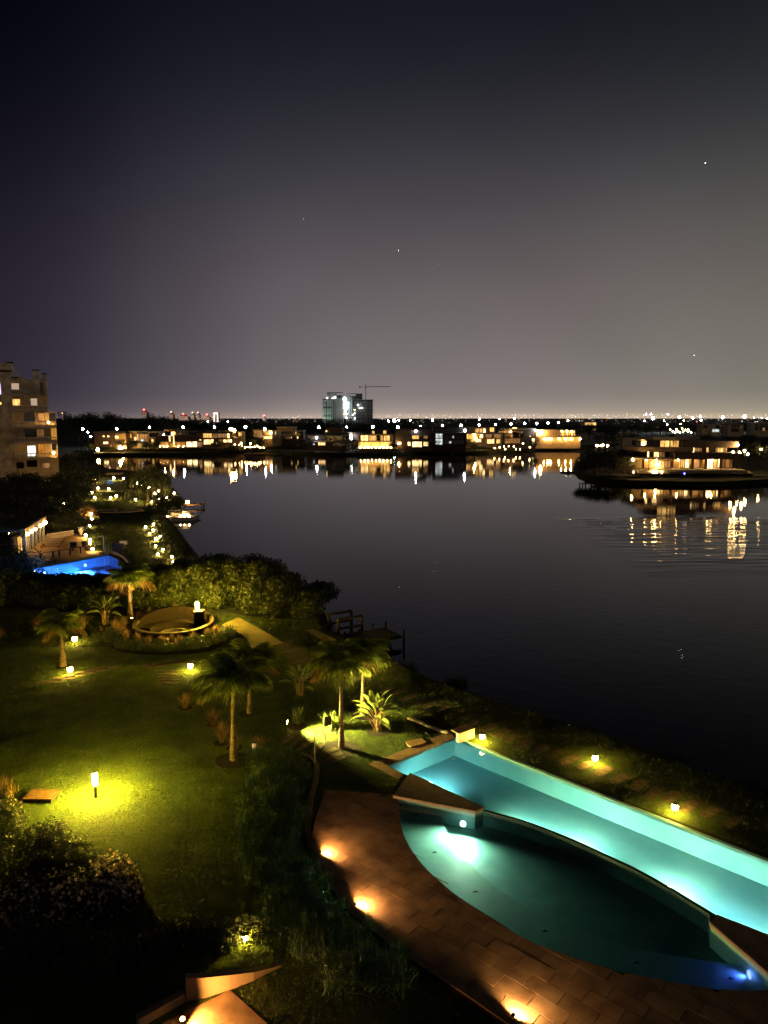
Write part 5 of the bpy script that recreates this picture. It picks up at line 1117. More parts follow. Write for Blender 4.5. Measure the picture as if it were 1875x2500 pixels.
h = House('glowing golden two-storey house reflected in the lake', '2', 312, 1408)
h.b('roof_slab','thouse',1283,482,1534,490,-1,10).b('wall','thouse',1288,491,1532,600,.5,10,True).b('balcony_slab','thouse',1284,532,1534,539,-1,.49).b('wall','dhouse',1380,450,1522,481,2,9).b('terrace','slabw',1268,583,1572,591,-5,.49)
h.w(1300,493,1352,530,'win_hot',.5,2).w(1356,493,1414,530,'win_gold',.5,2).w(1420,493,1440,530,'darkglass',.5).w(1446,493,1464,530,'win_gold',.5).w(1470,493,1514,530,'win_gold',.5,2).w(1298,541,1352,578,'win_gold',.5,2).w(1356,541,1440,578,'win_gold',.5,4).w(1445,541,1528,580,'win_gold',.5,4).w(1382,460,1400,480,'win_gold',2).w(1465,457,1488,480,'win_gold',2)
for k in range(9): h.l(1298+k*28,581,-1.5,.26)
h.b('column','thouse',1283,491,1288,590,-1,-.6).b('column','thouse',1527,491,1533,590,-1,-.6)
h = House('tan house with a bright ground floor window band right of the golden house', '3', 312, 190)
h.b('roof','roof',50,318,306,328,-.5,10).b('wall','dhouse',52,329,342,480,0,10,True).b('frame','slabw',222,290,306,296,3,8).w(187,377,240,404,'win_gold').w(280,378,312,402,'win_dim').w(152,428,172,458,'win_hot').w(187,426,264,468,'win_hot',0,4).w(280,428,316,460,'win_hot',0,2).w(88,428,100,446,'win_hot').w(228,300,300,317,'darkglass',3,3).l(78,440,-.3,.3).l(218,340,-.2,.35,'lamp_white')
h = House('dark glazed house with one cold white lit bay', '3', 312, 490)
h.b('roof','roof',360,306,622,314,0,10).b('wall','dhouse',362,315,620,352,1,10).b('roof_slab','slabw',345,353,626,358,-.5,10).b('wall','dhouse',347,359,624,470,.4,10,True).w(378,362,432,396,'win_cold',.4,2).w(378,402,432,450,'win_cold',.4,2).w(436,370,515,402,'darkglass',.4,3).w(545,370,610,402,'darkglass',.4,2).w(486,422,505,440,'win_cold',.4).w(513,378,526,396,'win_cold',.4).w(445,410,480,445,'darkglass',.4).w(515,410,610,445,'darkglass',.4,3).w(370,322,610,348,'darkglass',1,6).l(615,335,0,.4,'lamp_white')
h = House('golden lit house with many windows at the centre right shore', '3', 330, 750)
h.b('roof','roof',645,300,865,308,0,10).b('wall','thouse',650,309,862,356,1,10).b('roof_slab','slabw',622,354,920,360,-1,10).b('wall','thouse',626,361,915,470,0,10,True)
h.w(700,320,728,352,'win_gold',1).w(735,320,757,352,'win_gold',1).w(765,320,783,352,'win_hot',1).w(820,312,852,345,'win_gold',1,2).w(630,364,660,402,'win_gold',0,2).w(735,366,760,396,'win_hot').w(785,366,830,396,'win_dim',0,2).w(850,366,905,396,'win_dim',0,3).w(700,406,745,428,'win_hot',0,2).w(795,405,825,440,'win_hot',0,2).w(830,405,850,440,'win_hot').w(870,405,900,440,'win_gold',0,2).w(660,408,690,430,'win_gold').l(700,400,-.5,.3).l(690,370,-.5,.3)
h = House('brown flat house right of the golden lit house, behind garden lanterns', '3', 335, 1050)
h.b('roof','slabw',925,318,1185,328,0,10).b('wall','dhouse',930,329,1182,470,.6,10,True).w(1000,311,1036,319,'win_hot',.2).w(890,338,970,352,'win_dim',.5,2).w(1000,345,1090,390,'darkglass',.6,4).w(985,368,1005,392,'win_dim',.55).w(940,400,1060,440,'win_dim',.6,5).w(1160,402,1180,444,'win_hot',.6).w(1138,378,1150,386,'win_hot',.6).l(1190,335,-.5,.4,'lamp_white').l(985,345,-.3,.25)
h = House('orange lit house with a columned upper gallery near the inlet', '3', 340, 1370)
h.b('roof','thouse',1190,328,1510,336,-1,10).b('wall','thouse',1192,337,1386,380,0,10).b('wall','thouse',1386,337,1508,380,2,10).b('balcony_slab','thouse',1190,380,1552,388,-1.5,1.9).b('wall','thouse',1192,389,1552,460,1,10,True)
for x in (1388,1426,1462,1500): h.b('column','slabw',x,337,x+6,380,-.8,-.2)
h.w(1394,342,1420,374,'win_gold',2).w(1432,342,1458,374,'win_gold',2,2).w(1468,342,1498,374,'win_gold',2,2)
for x in (1258,1290,1312,1380,1432,1478,1548): h.l(x,404,.5,.3)
h.l(1232,350,-1.6,.75).l(1400,340,1,.3).l(1440,340,1,.3).l(1480,340,1,.3)
h = House('pale distant house behind the orange gallery house', '4', 470, 245)
h.b('wall','whouse',165,292,330,372,0,10,True).b('roof','roof',160,284,335,292,-.5,10).w(250,258,334,278,'win_gold',.5,3).b('wall','whouse',246,256,336,291,.6,9).w(250,305,270,330,'darkglass').w(305,305,328,318,'win_dim')
h = House('far pale house with black windows above the headland house', 'j', 560, 900)
h.b('wall','whouse',838,290,1000,400,0,10,True).b('roof','slabw',832,284,1062,290,-1,10).w(853,298,908,332,'darkglass',0,2).w(945,345,1025,380,'win_cold',-3,3).b('wall','whouse',930,342,1040,400,-2.9,-.1,True).b('balcony_slab','slabw',935,336,1050,341,-4,-.1)
h = House('far grey house right of centre above the headland', 'j', 560, 1250)
h.b('wall','whouse',1160,292,1352,400,0,10,True).b('roof','roof',1150,284,1360,292,-1,10).w(1196,337,1296,378,'darkglass',0,3).w(1205,300,1330,325,'darkglass',0,4).w(1318,300,1328,330,'win_dim')
h = House('far pale house at the right picture edge', 'j', 560, 1560)
h.b('wall','whouse',1480,268,1800,400,0,10,True).b('roof','slabw',1470,260,1810,268,-1,10).w(1556,272,1655,355,'darkglass',0,3).w(1500,280,1530,360,'darkglass',0,2).w(1590,330,1620,368,'win_dim',-.1,1)

# headland house
h = House('big three-level terraced house glowing on the right headland', 'c', 186, 750)
h.b('wall','thouse',60,393,1385,560,.8,14,True).b('roof_slab','slabw',40,368,560,392,-1.2,14).b('wall','dhouse',552,302,1428,391,-1.8,13).b('wall','dhouse',240,292,590,368,1.5,12).b('roof_slab','thouse',115,230,832,290,-.6,13).b('wall','dhouse',832,236,1312,301,.6,12).b('wall','dhouse',690,150,1440,235,-.4,12.5).b('wall','dhouse',400,138,800,229,1,10).b('roof_slab','slabw',325,96,880,136,.2,11).b('wall','whouse',880,88,962,125,1,6).b('chimney','dhouse',618,58,660,95,3,5)
h.w(252,293,272,372,'win_hot',1.5).w(342,302,402,384,'win_hot',1.5).w(415,302,484,384,'win_dim',1.5,2).w(500,300,545,365,'darkglass',1.5)
h.w(420,145,538,228,'win_gold',1,2).w(556,145,665,228,'win_gold',1,3).w(700,150,790,228,'darkglass',.9,2)
h.w(846,238,870,300,'win_hot',.6).w(876,242,940,290,'win_dim',.6,2).w(948,245,975,288,'win_dim',.6).w(1036,238,1060,300,'win_gold',.6).w(1160,240,1178,295,'win_dim',.6).w(1182,240,1258,298,'win_gold',.6,2)
h.w(190,424,330,512,'win_dim',.8,2).w(346,424,420,518,'win_hot',.8,2).w(428,424,465,512,'win_gold',.8).w(480,420,545,510,'win_dim',.8,2).w(592,400,650,515,'win_dim',.8).w(662,398,745,512,'win_gold',.8,3).w(750,398,800,512,'win_hot',.8).w(838,400,858,515,'win_hot',.8).w(862,398,942,512,'win_dim',.8,1).w(1034,398,1128,518,'win_hot',.8,2).w(1132,398,1178,515,'win_gold',.8).w(1196,398,1244,505,'win_hot',.8).w(1300,400,1350,510,'win_dim',.8,1)
for x in (140,802,1182,985): h.b('column','dhouse',x,393,x+22,520,-1,-.6)
h.b('terrace','slabw',-10,520,1425,546,-6,.79).b('terrace_step','slabw',1410,548,1480,560,-6,2)
h.b('retaining_wall','ring',-20,562,1430,640,-8,-6.2,True)
for x in (30,): h.l(x,400,-3,.28)
for x in (330,300,420,345,36): h.l(x,568,-6.4,.16)
for x in (210,345,345,640,840,1060,1110,1215): h.l(x,404,.2,.16)
h.l(348,470,-.5,.3).b('lamp_post','metal',46,405,52,515,-3,-2.9)
p = PZ('c', 725, 588, 176); t = thing('blue_marker_light', 'small blue light at the water edge of the headland', 'lamp', (p[0],p[1],0)); m = MB(); m.lathe([(.05,p[2]-.2),(.14,p[2]),(.05,p[2]+.2)], 8); m.obj('bulb', 'lamp_blue', t); m = MB(); m.beam((0,0,-.3),(0,0,p[2]-.2),.05); m.obj('post', 'black', t)
h = House('little white house left behind the headland house', 'c', 215, 80)
h.b('wall','whouse',12,122,300,330,0,8,True).b('roof','slabw',5,114,310,122,-.5,8).w(22,140,60,200,'darkglass').w(190,148,248,160,'win_hot').w(90,150,135,200,'darkglass').l(165,190,-.3,.3,'lamp_far')

# ------------------------------------------------------------------ lamps along the far shore
def street_lamp(x, y, zm, Y, label, mname='lamp_white', r=.42, group=None, top=None):
    p = PZ(zm, x, y, Y); key = ('SL', mname, round(r,2)); hgt = max(p[2], .8)
    t = thing('street_lamp', label, 'street lamp', (p[0], p[1], 0), group=group)
    m = MB(); m.tube([(0,0,0),(0,0,hgt-r)], [.09,.06], 6); m.obj('pole', 'black', t)
    m = MB(); m.lathe([(r*.45,hgt-r),(r,hgt-r*.3),(r,hgt+r*.3),(r*.45,hgt+r)], 8); m.obj('lamp_head', mname, t, smooth=True)
    return t
ordw = ['first','second','third','fourth','fifth','sixth','seventh','eighth','ninth','tenth','eleventh','twelfth','thirteenth','fourteenth','fifteenth']
for k, (x, y) in enumerate([(670,655),(945,653),(1210,643),(1482,640)]): street_lamp(x, y, '1', 350, f'cold white street lamp before the tall left trees, {ordw[k]} from the left', r=.42, group='street lamps before the left trees')
for k, (x, y, r) in enumerate([(222,430,.7),(450,430,.75),(172,390,.5),(320,390,.5),(990,430,.65),(1195,430,.4),(1388,427,.8),(1503,385,.7),(1545,383,1.6),(1580,380,.6),(1572,430,.8)]): street_lamp(x, y, '2', 372 if y > 400 else 520, f'cold white lamp left and right of the unfinished tower, {ordw[k]} from the left', r=r*.68, mname='lamp_white', group='lamps below the unfinished towers')
for k, (x, y) in enumerate([(255,298),(432,295),(583,292),(730,290),(863,287),(988,282),(1100,280),(1197,278),(1288,274),(1372,272)]): street_lamp(x, y, '3', 400, f'cold white street lamp of the row above the right shore houses, {ordw[k]} from the left', r=.42, group='street lamp row above the right shore')
for k, (x, y, r) in enumerate([(172,252,.6),(352,250,.8),(1015,235,.6),(735,242,.45),(895,243,.4),(1450,255,.5)]): street_lamp(x, y, '3', 640, f'faint far street lamp beyond the right shore trees, {ordw[k]} listed from left to right', r=r, mname='lamp_white', group='faint lamps beyond the right shore')
for k, (x, y, r) in enumerate([(225,208,2.2),(555,197,1.6),(722,205,1.1),(825,235,1.0),(1095,197,1.7),(1368,188,2.2),(362,237,.9),(818,187,1.2),(415,160,1.0),(200,157,.9),(140,160,.8),(120,242,.8),(1485,203,.5),(1580,203,.5),(1650,210,.9)]):
    t = street_lamp(x, y, 'j', 720, f'distant floodlight near the right horizon, {ordw[k]} in brightness order', r=r*.62, mname='flood' if r > 1 else 'lamp_white', group='floodlights near the right horizon'); t.name = 'floodlight'
for k, (x, y) in enumerate([(440,350),(475,375),(500,385),(540,378),(560,388),(600,380),(625,355),(665,350),(700,383),(520,350),(588,332),(660,375),(405,286),(570,282),(608,240)]): street_lamp(x, y, 'j', 480, 'warm garden lamp in the bright cluster behind the headland house' if k < 12 else 'pale lamp above the warm cluster behind the headland house', mname='lamp_warm', r=.36 if k < 12 else .3, group='warm lamp cluster behind the headland' if k < 12 else 'pale lamps above the warm cluster')
for k, (x, y) in enumerate([(1390,485),(1426,430),(1440,492),(1478,475),(1503,503),(1605,462)]): street_lamp(x, y, '4', 185 if k != 5 else 200, ['warm path lamp nearest the headland house','highest warm path lamp right of the headland house','warm path lamp between the two nearest the headland house','warm path lamp in the middle of the right group','lowest warm path lamp of the right group','warm path lamp near the right picture edge'][k], mname='lamp_warm', r=.26)
for k, (x, y) in enumerate([(338,436),(372,436),(385,434),(422,436)]): street_lamp(x, y, '4', 320, 'warm lamp low over the water in the inlet left of the headland', mname='lamp_warm', r=.4, group='warm lamps in the inlet')
for k, (x, y) in enumerate([(655,455),(688,452),(720,451),(752,450),(785,447),(815,435),(840,450),(862,460),(908,460)]): street_lamp(x, y, 'i', 300, f'warm lamp along the jetty, {ordw[k]} from the left', mname='lamp_shore', r=.20, group='lamps along the jetty')
for k, (x, y) in enumerate([(516,414),(603,398),(730,405),(570,420),(608,432)]): street_lamp(x, y, 'i', 308, ['bright warm lamp at the left landing of the jetty','warm lamp on the bank left of the jetty','warm lamp above the middle of the jetty','small warm lamp beside the left landing','small warm lamp below the bank lamp'][k], mname='lamp_shore', r=.30 if k < 3 else .16)
for k, (x, y) in enumerate([(855,478),(895,472),(930,465),(970,462),(1010,465),(940,492),(1028,490),(1060,494),(1140,470),(1085,440)]): street_lamp(x, y, '3', 315, 'warm garden lantern on the shore below the brown flat house', mname='lamp_shore', r=.22, group='shore lanterns below the brown house')
for k, (x, y) in enumerate([(215,540),(515,515),(80,305),(120,365)]): street_lamp(x, y, 'h', 300 if k < 2 else 330, ['bright warm lamp at the left end of the far shore','warm lamp on the bank before the pale modern house','pale lamp in the trees behind the left lake end','second pale lamp in the trees behind the left lake end'][k], mname='lamp_far' if k < 2 else 'lamp_white', r=.6 if k < 2 else .35)
# jetty
a = PZ('i', 640, 470, 301); b = PZ('i', 925, 470, 301); m = MB(); m.box(a[0],b[0],300,303,WZ-.5,-.35); o = m.obj('jetty', 'brownwood'); tag(o, 'low jetty lined with warm lamps on the far shore', 'jetty')

# ------------------------------------------------------------------ unfinished towers and crane
YT = 1500
def tower(label, x0, x1, ytop, core, light):
    c = PZ('a', (x0+x1)/2, 780, YT); t = thing('unfinished_tower', label, 'tower block', (c[0], YT, 0)); o = (c[0], YT, 0)
    p = PZ('a', x0, ytop, YT); q = PZ('a', x1, ytop, YT); nf = 17; H_ = p[2]
    for k in range(nf):
        z = H_*(k+1)/nf; m = MB(); m.box(p[0], q[0], YT, YT+22, z-.8, z); m.obj('floor_slab', 'conc', t, origin=o)
    nb = 9
    for k in range(nb+1):
        x = p[0]+(q[0]-p[0])*k/nb; m = MB(); m.box(x-.35, x+.35, YT+.1, YT+.8, 0, H_); m.obj('column', 'conc', t, origin=o)
    for a in core: P0 = PZ('a', a[0], a[1], YT); P1 = PZ('a', a[2], a[3], YT); m = MB(); m.box(P0[0], P1[0], YT+a[5], YT+a[6], P1[2], P0[2]); m.obj('core_wall' if a[4].startswith('conc') else 'lit_wall', a[4], t, origin=o)
    m = MB(); m.box(p[0]+1, q[0]-1, YT+9, YT+10, 0, H_); m.obj('rear_wall', 'frame', t, origin=o)
    for x, y, r, mm in light: P0 = PZ('a', x, y, YT-1.5); m = MB(); r *= .32; m.lathe([(r*.4,-r),(r,0),(r*.4,r)], 8, P0); m.obj('work_lamp', mm, t, origin=o)
    return t
M['panel'] = mat('white_facade_panel', (.62,.66,.62), (.45,.50,.47), scale=.2)
def worklight(t, x, y, ya, power, col):
    l = bpy.data.lights.new('work_light', 'POINT'); l.energy = power; l.color = col; l.shadow_soft_size = .8; o = bpy.data.objects.new('work_light', l); COL.objects.link(o); o.parent = t
    p = PZ('a', x, y, YT); o.location = (p[0]-t.location[0], ya, p[2])
tl = tower('left tower of the unfinished block, with white floodlit lower floors', 312, 735, 355, [(395,228,590,350,'conc_dark',3,15),(590,228,725,240,'conc_dark',3,15),(600,240,612,350,'conc_dark',3,5),(650,240,660,350,'conc_dark',3,5),(700,240,712,350,'conc_dark',3,5),(590,285,725,350,'conc_dark',8,15),
      (500,352,735,778,'conc',-1,-.2),(520,352,545,778,'conc_dark',-1.6,-1.1),(560,352,580,778,'conc',-2,-1.7)],
      [(565,335,2.2,'flood'),(520,350,1.2,'lamp_white'),(405,345,1.8,'lamp_white'),(755,340,2.0,'flood'),(780,360,2.2,'flood'),(755,420,1.5,'flood'),(755,480,1.5,'flood'),(755,550,1.9,'flood'),(757,625,1.2,'flood'),(757,670,1.2,'lamp_warm'),(730,375,1.2,'lamp_white')])
tr_ = tower('right tower of the unfinished block, open floors under the crane', 790, 1330, 375, [(795,248,985,262,'conc_dark',3,12),(980,255,1115,374,'conc_dark',2,12),(830,300,980,374,'conc_dark',6,12),(985,374,1000,778,'conc_dark',-1,-.4)],
      [(805,430,2.2,'flood'),(810,480,2.4,'flood'),(815,535,2.6,'flood'),(800,580,1.4,'lamp_white'),(800,665,1.8,'flood'),(795,745,2.0,'flood'),(1030,490,2.4,'flood'),(1075,550,1.8,'flood'),(1115,545,1.0,'lamp_white'),(960,660,1.4,'flood'),(962,760,1.8,'flood'),(920,688,1.0,'lamp_white'),(960,590,1.1,'lamp_warm')])
for k in range(13):
    for x0, x1 in ((315,380),(400,440),(455,490)):
        if (k*7+x0) % 5 == 0: continue
        yy = 362+k*33; p = PZ('a', x0, yy, YT); q = PZ('a', x1, yy+20, YT); m = MB(); m.box(p[0]-tl.location[0], q[0]-tl.location[0], -.5, -.05, q[2], p[2]); m.obj('facade_panel', 'panel', tl)
for k in range(11):
    for x0, x1 in ((835,870),(880,905),(590,600),(620,632),(655,668)):
        yy = 330+k*40; p = PZ('a', x0, yy, YT); q = PZ('a', x1, yy+30, YT); T_ = tr_ if x0 > 800 else tl; m = MB(); m.box(p[0]-T_.location[0], q[0]-T_.location[0], -.9, -.05, q[2], p[2]); m.obj('facade_panel', 'panel' if x0 > 800 else 'conc', T_)
for x, y, pw, c_ in ((370,720,9000,(.72,1,.88)),(440,690,7000,(.72,1,.88)),(440,450,3600,(.75,1,.92)),(400,560,1800,(.75,1,.92)),(850,440,9000,(.70,.92,1)),(850,560,8000,(.70,.92,1)),(800,700,6000,(.9,1,.95)),(720,520,2500,(1,1,.95)),(640,560,1800,(1,.95,.9)),(640,720,1800,(1,.95,.9)),(1060,560,3500,(1,1,1)),(1200,430,2600,(1,1,1)),(1100,720,2600,(.95,1,1)),(1250,620,2200,(.95,1,1))):
    worklight(tl if x < 750 else tr_, x, y, -12, pw*(.3 if x < 460 else .2), c_)
cx0 = PZ('a', 1182, 122, YT+5); t = thing('tower_crane', 'tall tower crane above the unfinished towers', 'crane', (cx0[0], YT+5, 0)); hc = cx0[2]
m = MB()
for s in (-.8,.8):
    for s2 in (-.8,.8): m.beam((s,s2,0),(s,s2,hc),.45)
for k in range(26): z = hc*k/26; m.beam((-.8,-.8,z),(.8,-.8,z+hc/26),.25); m.beam((.8,-.8,z),(-.8,-.8,z+hc/26),.2)
m.obj('mast', 'conc', t)
jl = PZ('2',1520,133,YT)[0]-cx0[0]; jr = PZ('2',1287,133,YT)[0]-cx0[0]; ht = PZ('a',1172,55,YT)[2]
m = MB(); m.beam((0,0,hc),(jl,0,hc+.6),.7); m.beam((0,0,hc+1.6),(jl,0,hc+1.2),.4)
for k in range(30): x = jl*k/30; m.beam((x,0,hc),(x+jl/30,0,hc+1.5),.22)
m.obj('jib', 'conc', t); m = MB(); m.beam((0,0,hc),(jr,0,hc),.8); m.obj('counter_jib', 'conc', t); m = MB(); m.box(jr,jr+2.6,-.9,.9,hc-1.8,hc+1); m.obj('counterweight', 'conc_dark', t)
m = MB(); m.beam((0,0,hc),(0,0,ht),1.0); m.beam((0,0,ht),(jl*.7,0,hc+1),.15); m.beam((0,0,ht),(jr,0,hc+.5),.15); m.obj('tower_head', 'conc', t); m = MB(); m.box(.6,2.2,-1.6,-.4,hc-2.2,hc-.2); m.obj('cab', 'conc', t)

# ------------------------------------------------------------------ distant towers
def far_tower(label, zm, x0, y0, x1, y1, m_, Y=2600, cap=None, name='distant_tower'):
    p = PZ(zm, x0, y0, Y); q = PZ(zm, x1, y1, Y); c = ((p[0]+q[0])/2, Y, 0); t = thing(name, label, 'tower block', c); W = (q[0]-p[0])/2
    m = MB(); m.box(-W, W, 0, 20, 0, p[2]); m.obj('tower_body', 'conc', t)
    n = 6
    for k in range(n): z = p[2]*(1-(k+.5)/n*.62); m = MB(); m.box(-W*.86, W*.86, -.6, -.2, z-3, z+1.5); m.obj('window_band', m_, t)
    m = MB(); m.box(-W*.5, W*.5, 4, 16, p[2]+.01, p[2]+6); m.obj('roof_block', 'conc', t)
    if cap: m = MB(); m.lathe([(1,p[2]+5.9),(2.8,p[2]+8),(1,p[2]+10)], 8, (0,-3,0)); m.obj('beacon', cap, t)
    return t
far_tower('pinkish lit distant tower left of the domed one', '1', 1148, 517, 1192, 560, 'glowtower', cap='lamp_red')
far_tower('stepped white lit distant tower with a spire', '1', 1373, 535, 1405, 565, 'glowtower', cap='citya')
far_tower('low distant block glowing under the red beacon', '1', 1440, 552, 1530, 570, 'glowtower', cap='lamp_red')
far_tower('left one of the two slim domed distant towers', '1', 1548, 540, 1575, 575, 'glowtower', cap='citya')
far_tower('right one of the two slim domed distant towers', '1', 1592, 540, 1618, 575, 'glowtower', cap='citya')
far_tower('low pale distant block with a red light on top', '2', 148, 355, 188, 375, 'glowtower', cap='lamp_red')
far_tower('thin distant mast tower just right of the apartment block', '1', 503, 545, 515, 600, 'glowtower', cap='citya')
far_tower('small distant block under a red beacon left of the unfinished towers', '2', 580, 362, 598, 378, 'glowtower', cap='lamp_red')
p = PZ('2', 214, 322, 2600); q = PZ('2', 251, 375, 2600); t = thing('framed_tower', 'distant tower outlined by a white light frame', 'tower block', ((p[0]+q[0])/2, 2600, 0)); W = (q[0]-p[0])/2
m = MB(); m.box(-W,W,0,20,0,p[2]); m.obj('tower_body', 'conc_dark', t)
m = MB(); m.box(-W,-W+5,-2,-.5,0,p[2]); m.box(W-5,W,-2,-.5,0,p[2]); m.box(-W+5.1,W-5.1,-2,-.5,p[2]-7,p[2]); m.obj('light_frame', 'win_white', t)
for k in range(4): m = MB(); m.box(-6,8,-1.5,-.5,p[2]-24-k*12,p[2]-20-k*12); m.obj('window_band', 'glowtower', t)

# city lights: points nobody could count
g = np.random.default_rng(21); mb = MB(); CL = [(640,35),(720,25),(960,22),(1000,30),(1085,18),(1180,30),(1260,16),(1310,45),(1400,18),(1400,14),(1470,25),(1540,40),(1590,25),(1650,30),(1700,20),(1780,35),(1840,25),(500,20)]
for k in range(1500):
    cl = CL[g.integers(0, len(CL))]; px = cl[0]+g.normal()*cl[1] if k % 3 else 380+1600*g.random()**.7
    if px > 2100: continue
    base = 1016+ (0 if px > 900 else 4); py = base+abs(g.normal())*10-5; D = g.uniform(900, 2600)
    if 780 < px < 920: continue
    p = P(px, py, D); z = max(p[2], 1.5); r = D/1805*g.uniform(.10,.50)*(2.0 if g.random() < .06 else 1)
    u = g.random(); mb.cur = 0 if u < .62 else 1 if u < .95 else 2
    x, y = p[0], p[1]; mb.add([(x-r,y,z),(x+r,y,z),(x,y-r,z),(x,y+r,z),(x,y,z-r),(x,y,z+r)], [(0,2,5),(2,1,5),(1,3,5),(3,0,5),(2,0,4),(1,2,4),(3,1,4),(0,3,4)])
o = mb.obj('city_lights', ['citya','cityw','cityr'], kind='stuff'); tag(o, 'countless amber and white city lights along the horizon', 'city lights')

# ------------------------------------------------------------------ trees
def tree_proto(seed, n, leaf, m_='far_leaf', tall=1.0):
    g = random.Random(seed); lob = []
    for k in range(9):
        a = g.uniform(0,2*pi); r = g.uniform(.1,.34); z = g.uniform(.42,.80); lob.append((r*cos(a), r*sin(a), z, g.uniform(.17,.27), g.uniform(.17,.27), g.uniform(.12,.2)*tall))
    V, F = leaves(lob, n, leaf, seed, shell=.3); crown = npmesh('crown', V, F, m_)
    m = MB(); m.tube([(0,0,0),(.01,0,.3),(0,.01,.6)], [.035,.025,.012], 6)
    for l in lob[:6]: m.tube([(0,0,.33),(l[0]*.8,l[1]*.8,l[2])], [.014,.005], 4)
    tm = bpy.data.meshes.new('trunk'); tm.from_pydata([tuple(v) for v in m.v], [], m.f); tm.materials.append(M['wood_bark']); return crown, tm
TP = [tree_proto(s, 1500, .055) for s in (1,2,3,4)]
def tree(px, base_py, top_py, Y, label, group, wide=1.0, k=0, name='tree', minh=None):
    x = P(px, 1100, Y)[0]; h = max(P(px, top_py, Y)[2], minh or 2.0); t = thing(name, label, 'tree', (x, Y, 0), rz=k*1.7, group=group); t.scale = (h*wide, h*wide, h)
    c, tm = TP[k % 4]; link(c, 'crown', t); link(tm, 'trunk', t); return t
k = 0
for px, top in [(165,1008),(185,1000),(208,1001),(232,999),(258,998),(282,1000),(300,1010),(325,1014),(345,1010),(372,1004),(392,1005),(412,1012),(430,1022),(195,1020),(240,1015),(290,1022),(360,1022),(150,1030),(450,1030)]:
    tree(px, 0, top, 395+(k*37)%60, 'tall dark tree in the left grove across the lake', 'left grove across the lake', .95, k); k += 1
for px in range(455, 1500, 17):
    top = (1026+5*sin(px*.05) if px < 600 else 1025+3*sin(px*.03) if px < 990 else 1031+3*sin(px*.06))+rnd.uniform(-2,2)
    tree(px+rnd.uniform(-4,4), 0, top, 430+(k*53) % 90, 'dark tree in the long treeline below the unfinished towers' if px < 1000 else 'dark tree in the treeline behind the right shore houses', 'treeline below the towers' if px < 1000 else 'treeline behind the right shore', 1.15, k); k += 1
for px in list(range(1440, 1900, 19)):
    tree(px+rnd.uniform(-5,5), 0, 1034+rnd.uniform(-5,6), 540+(k*31) % 160, 'dark tree among the distant right floodlights', 'distant right trees', 1.3, k); k += 1
for px in list(range(1500, 1900, 28)):
    tree(px+rnd.uniform(-5,5), 0, 1060+rnd.uniform(-6,6), 300+(k*23) % 70, 'dark tree between the headland house and the far houses', 'trees behind the headland house', 1.3, k); k += 1
for j, (px, top, Y) in enumerate([(1418,1118,184),(1432,1106,188),(1448,1097,190),(1465,1092,194),(1482,1090,192),(1500,1088,196),(1520,1088,200),(1540,1092,196),(1556,1098,200),(1425,1125,180),(1455,1112,180),(1490,1108,182),(1525,1112,184)]):
    tree(px, 0, top, Y, 'black bushy tree on the tip of the right headland', 'trees on the headland tip', 1.25, k); k += 1
for j, (px, top, Y) in enumerate([(1790,1078,205),(1815,1074,210),(1845,1070,212),(1868,1078,200),(1775,1066,235),(1830,1062,240),(1870,1060,236)]):
    tree(px, 0, top, Y, 'tree lit from below by the warm path lamps at the right edge', 'trees by the warm path lamps', 1.1, k); k += 1
for j, (px, top, Y) in enumerate([(10,1150,118),(35,1140,116),(60,1146,114),(85,1148,116),(110,1148,112),(135,1152,114),(160,1142,128),(180,1150,124),(205,1140,132),(228,1135,138),(20,1170,104),(55,1175,102),(90,1172,104),(125,1178,102),(160,1182,104),(190,1175,118),(5,1195,92),(45,1200,90),(85,1200,92),(125,1204,92),(160,1208,96),(175,1100,190),(200,1090,200),(160,1110,170),(215,1105,196)]):
    tree(px, 0, top, Y, 'dark tree or tall shrub below the apartment block' if j < 21 else 'dark tree between the apartment block and the lake end', 'dark trees below the apartment block' if j < 21 else 'trees at the left lake end', 1.1, k); k += 1
for j, (px, base, r) in enumerate([(225,1112,1),(260,1111,1),(300,1110,1)]): pass
for j, (zm_, x, top, Y) in enumerate([('h',555,372,308),('h',680,388,306),('h',870,395,307),('h',985,400,306),('h',130,430,305),('i',265,345,306),('i',840,285,310),('i',700,230,345),('i',740,240,340),('i',660,235,350),('2',880,500,312),('2',1240,500,310),('3',30,420,308),('3',350,400,308),('3',690,430,312),('3',1060,430,320),('3',1140,430,318),('3',1180,400,325),('4',350,330,400),('4',420,340,380),('4',560,300,330),('4',610,350,260),('i',500,380,307),('3',640,400,318)]):
    px_, py_ = zp(zm_, x, top); tree(px_, 0, py_, Y, 'bushy garden tree standing among the lakeside houses', 'garden trees among the lakeside houses', 1.2, k); k += 1
# dark bushes along the far bank
bV, bF = leaves([(0,0,.4,1.3,.8,.55),(.8,.1,.3,.9,.7,.45),(-.8,0,.35,.9,.7,.5)], 500, .22, 77, shell=.2); bme = npmesh('bank_bush', bV, bF, 'far_leaf')
for j, px in enumerate(list(range(228, 600, 11))+list(range(650, 1410, 11))):
    py = 1108 if px < 560 else 1104; Yb = G(px, py, WZ)[1]+2.0
    if px > 1190: Yb = G(px, 1099, WZ)[1]+1.5
    q = P(px, 1100, Yb); o = link(bme, 'bank_bush'); o.location = (q[0]+rnd.uniform(-.6,.6), Yb+rnd.uniform(0,3), 0); s = rnd.uniform(1.0,1.7); o.scale = (s*1.25,s,s*rnd.uniform(.7,1.3)); o.rotation_euler = (0,0,rnd.uniform(-.5,.5))
    tag(o, 'dark bush on the far bank below the left houses' if px < 600 else 'dark bush on the far bank below the right houses' if px > 960 else 'dark bush on the far bank below the middle houses', 'bush', 'bushes on the far bank, left' if px < 600 else 'bushes on the far bank, right' if px > 960 else 'bushes on the far bank, middle')
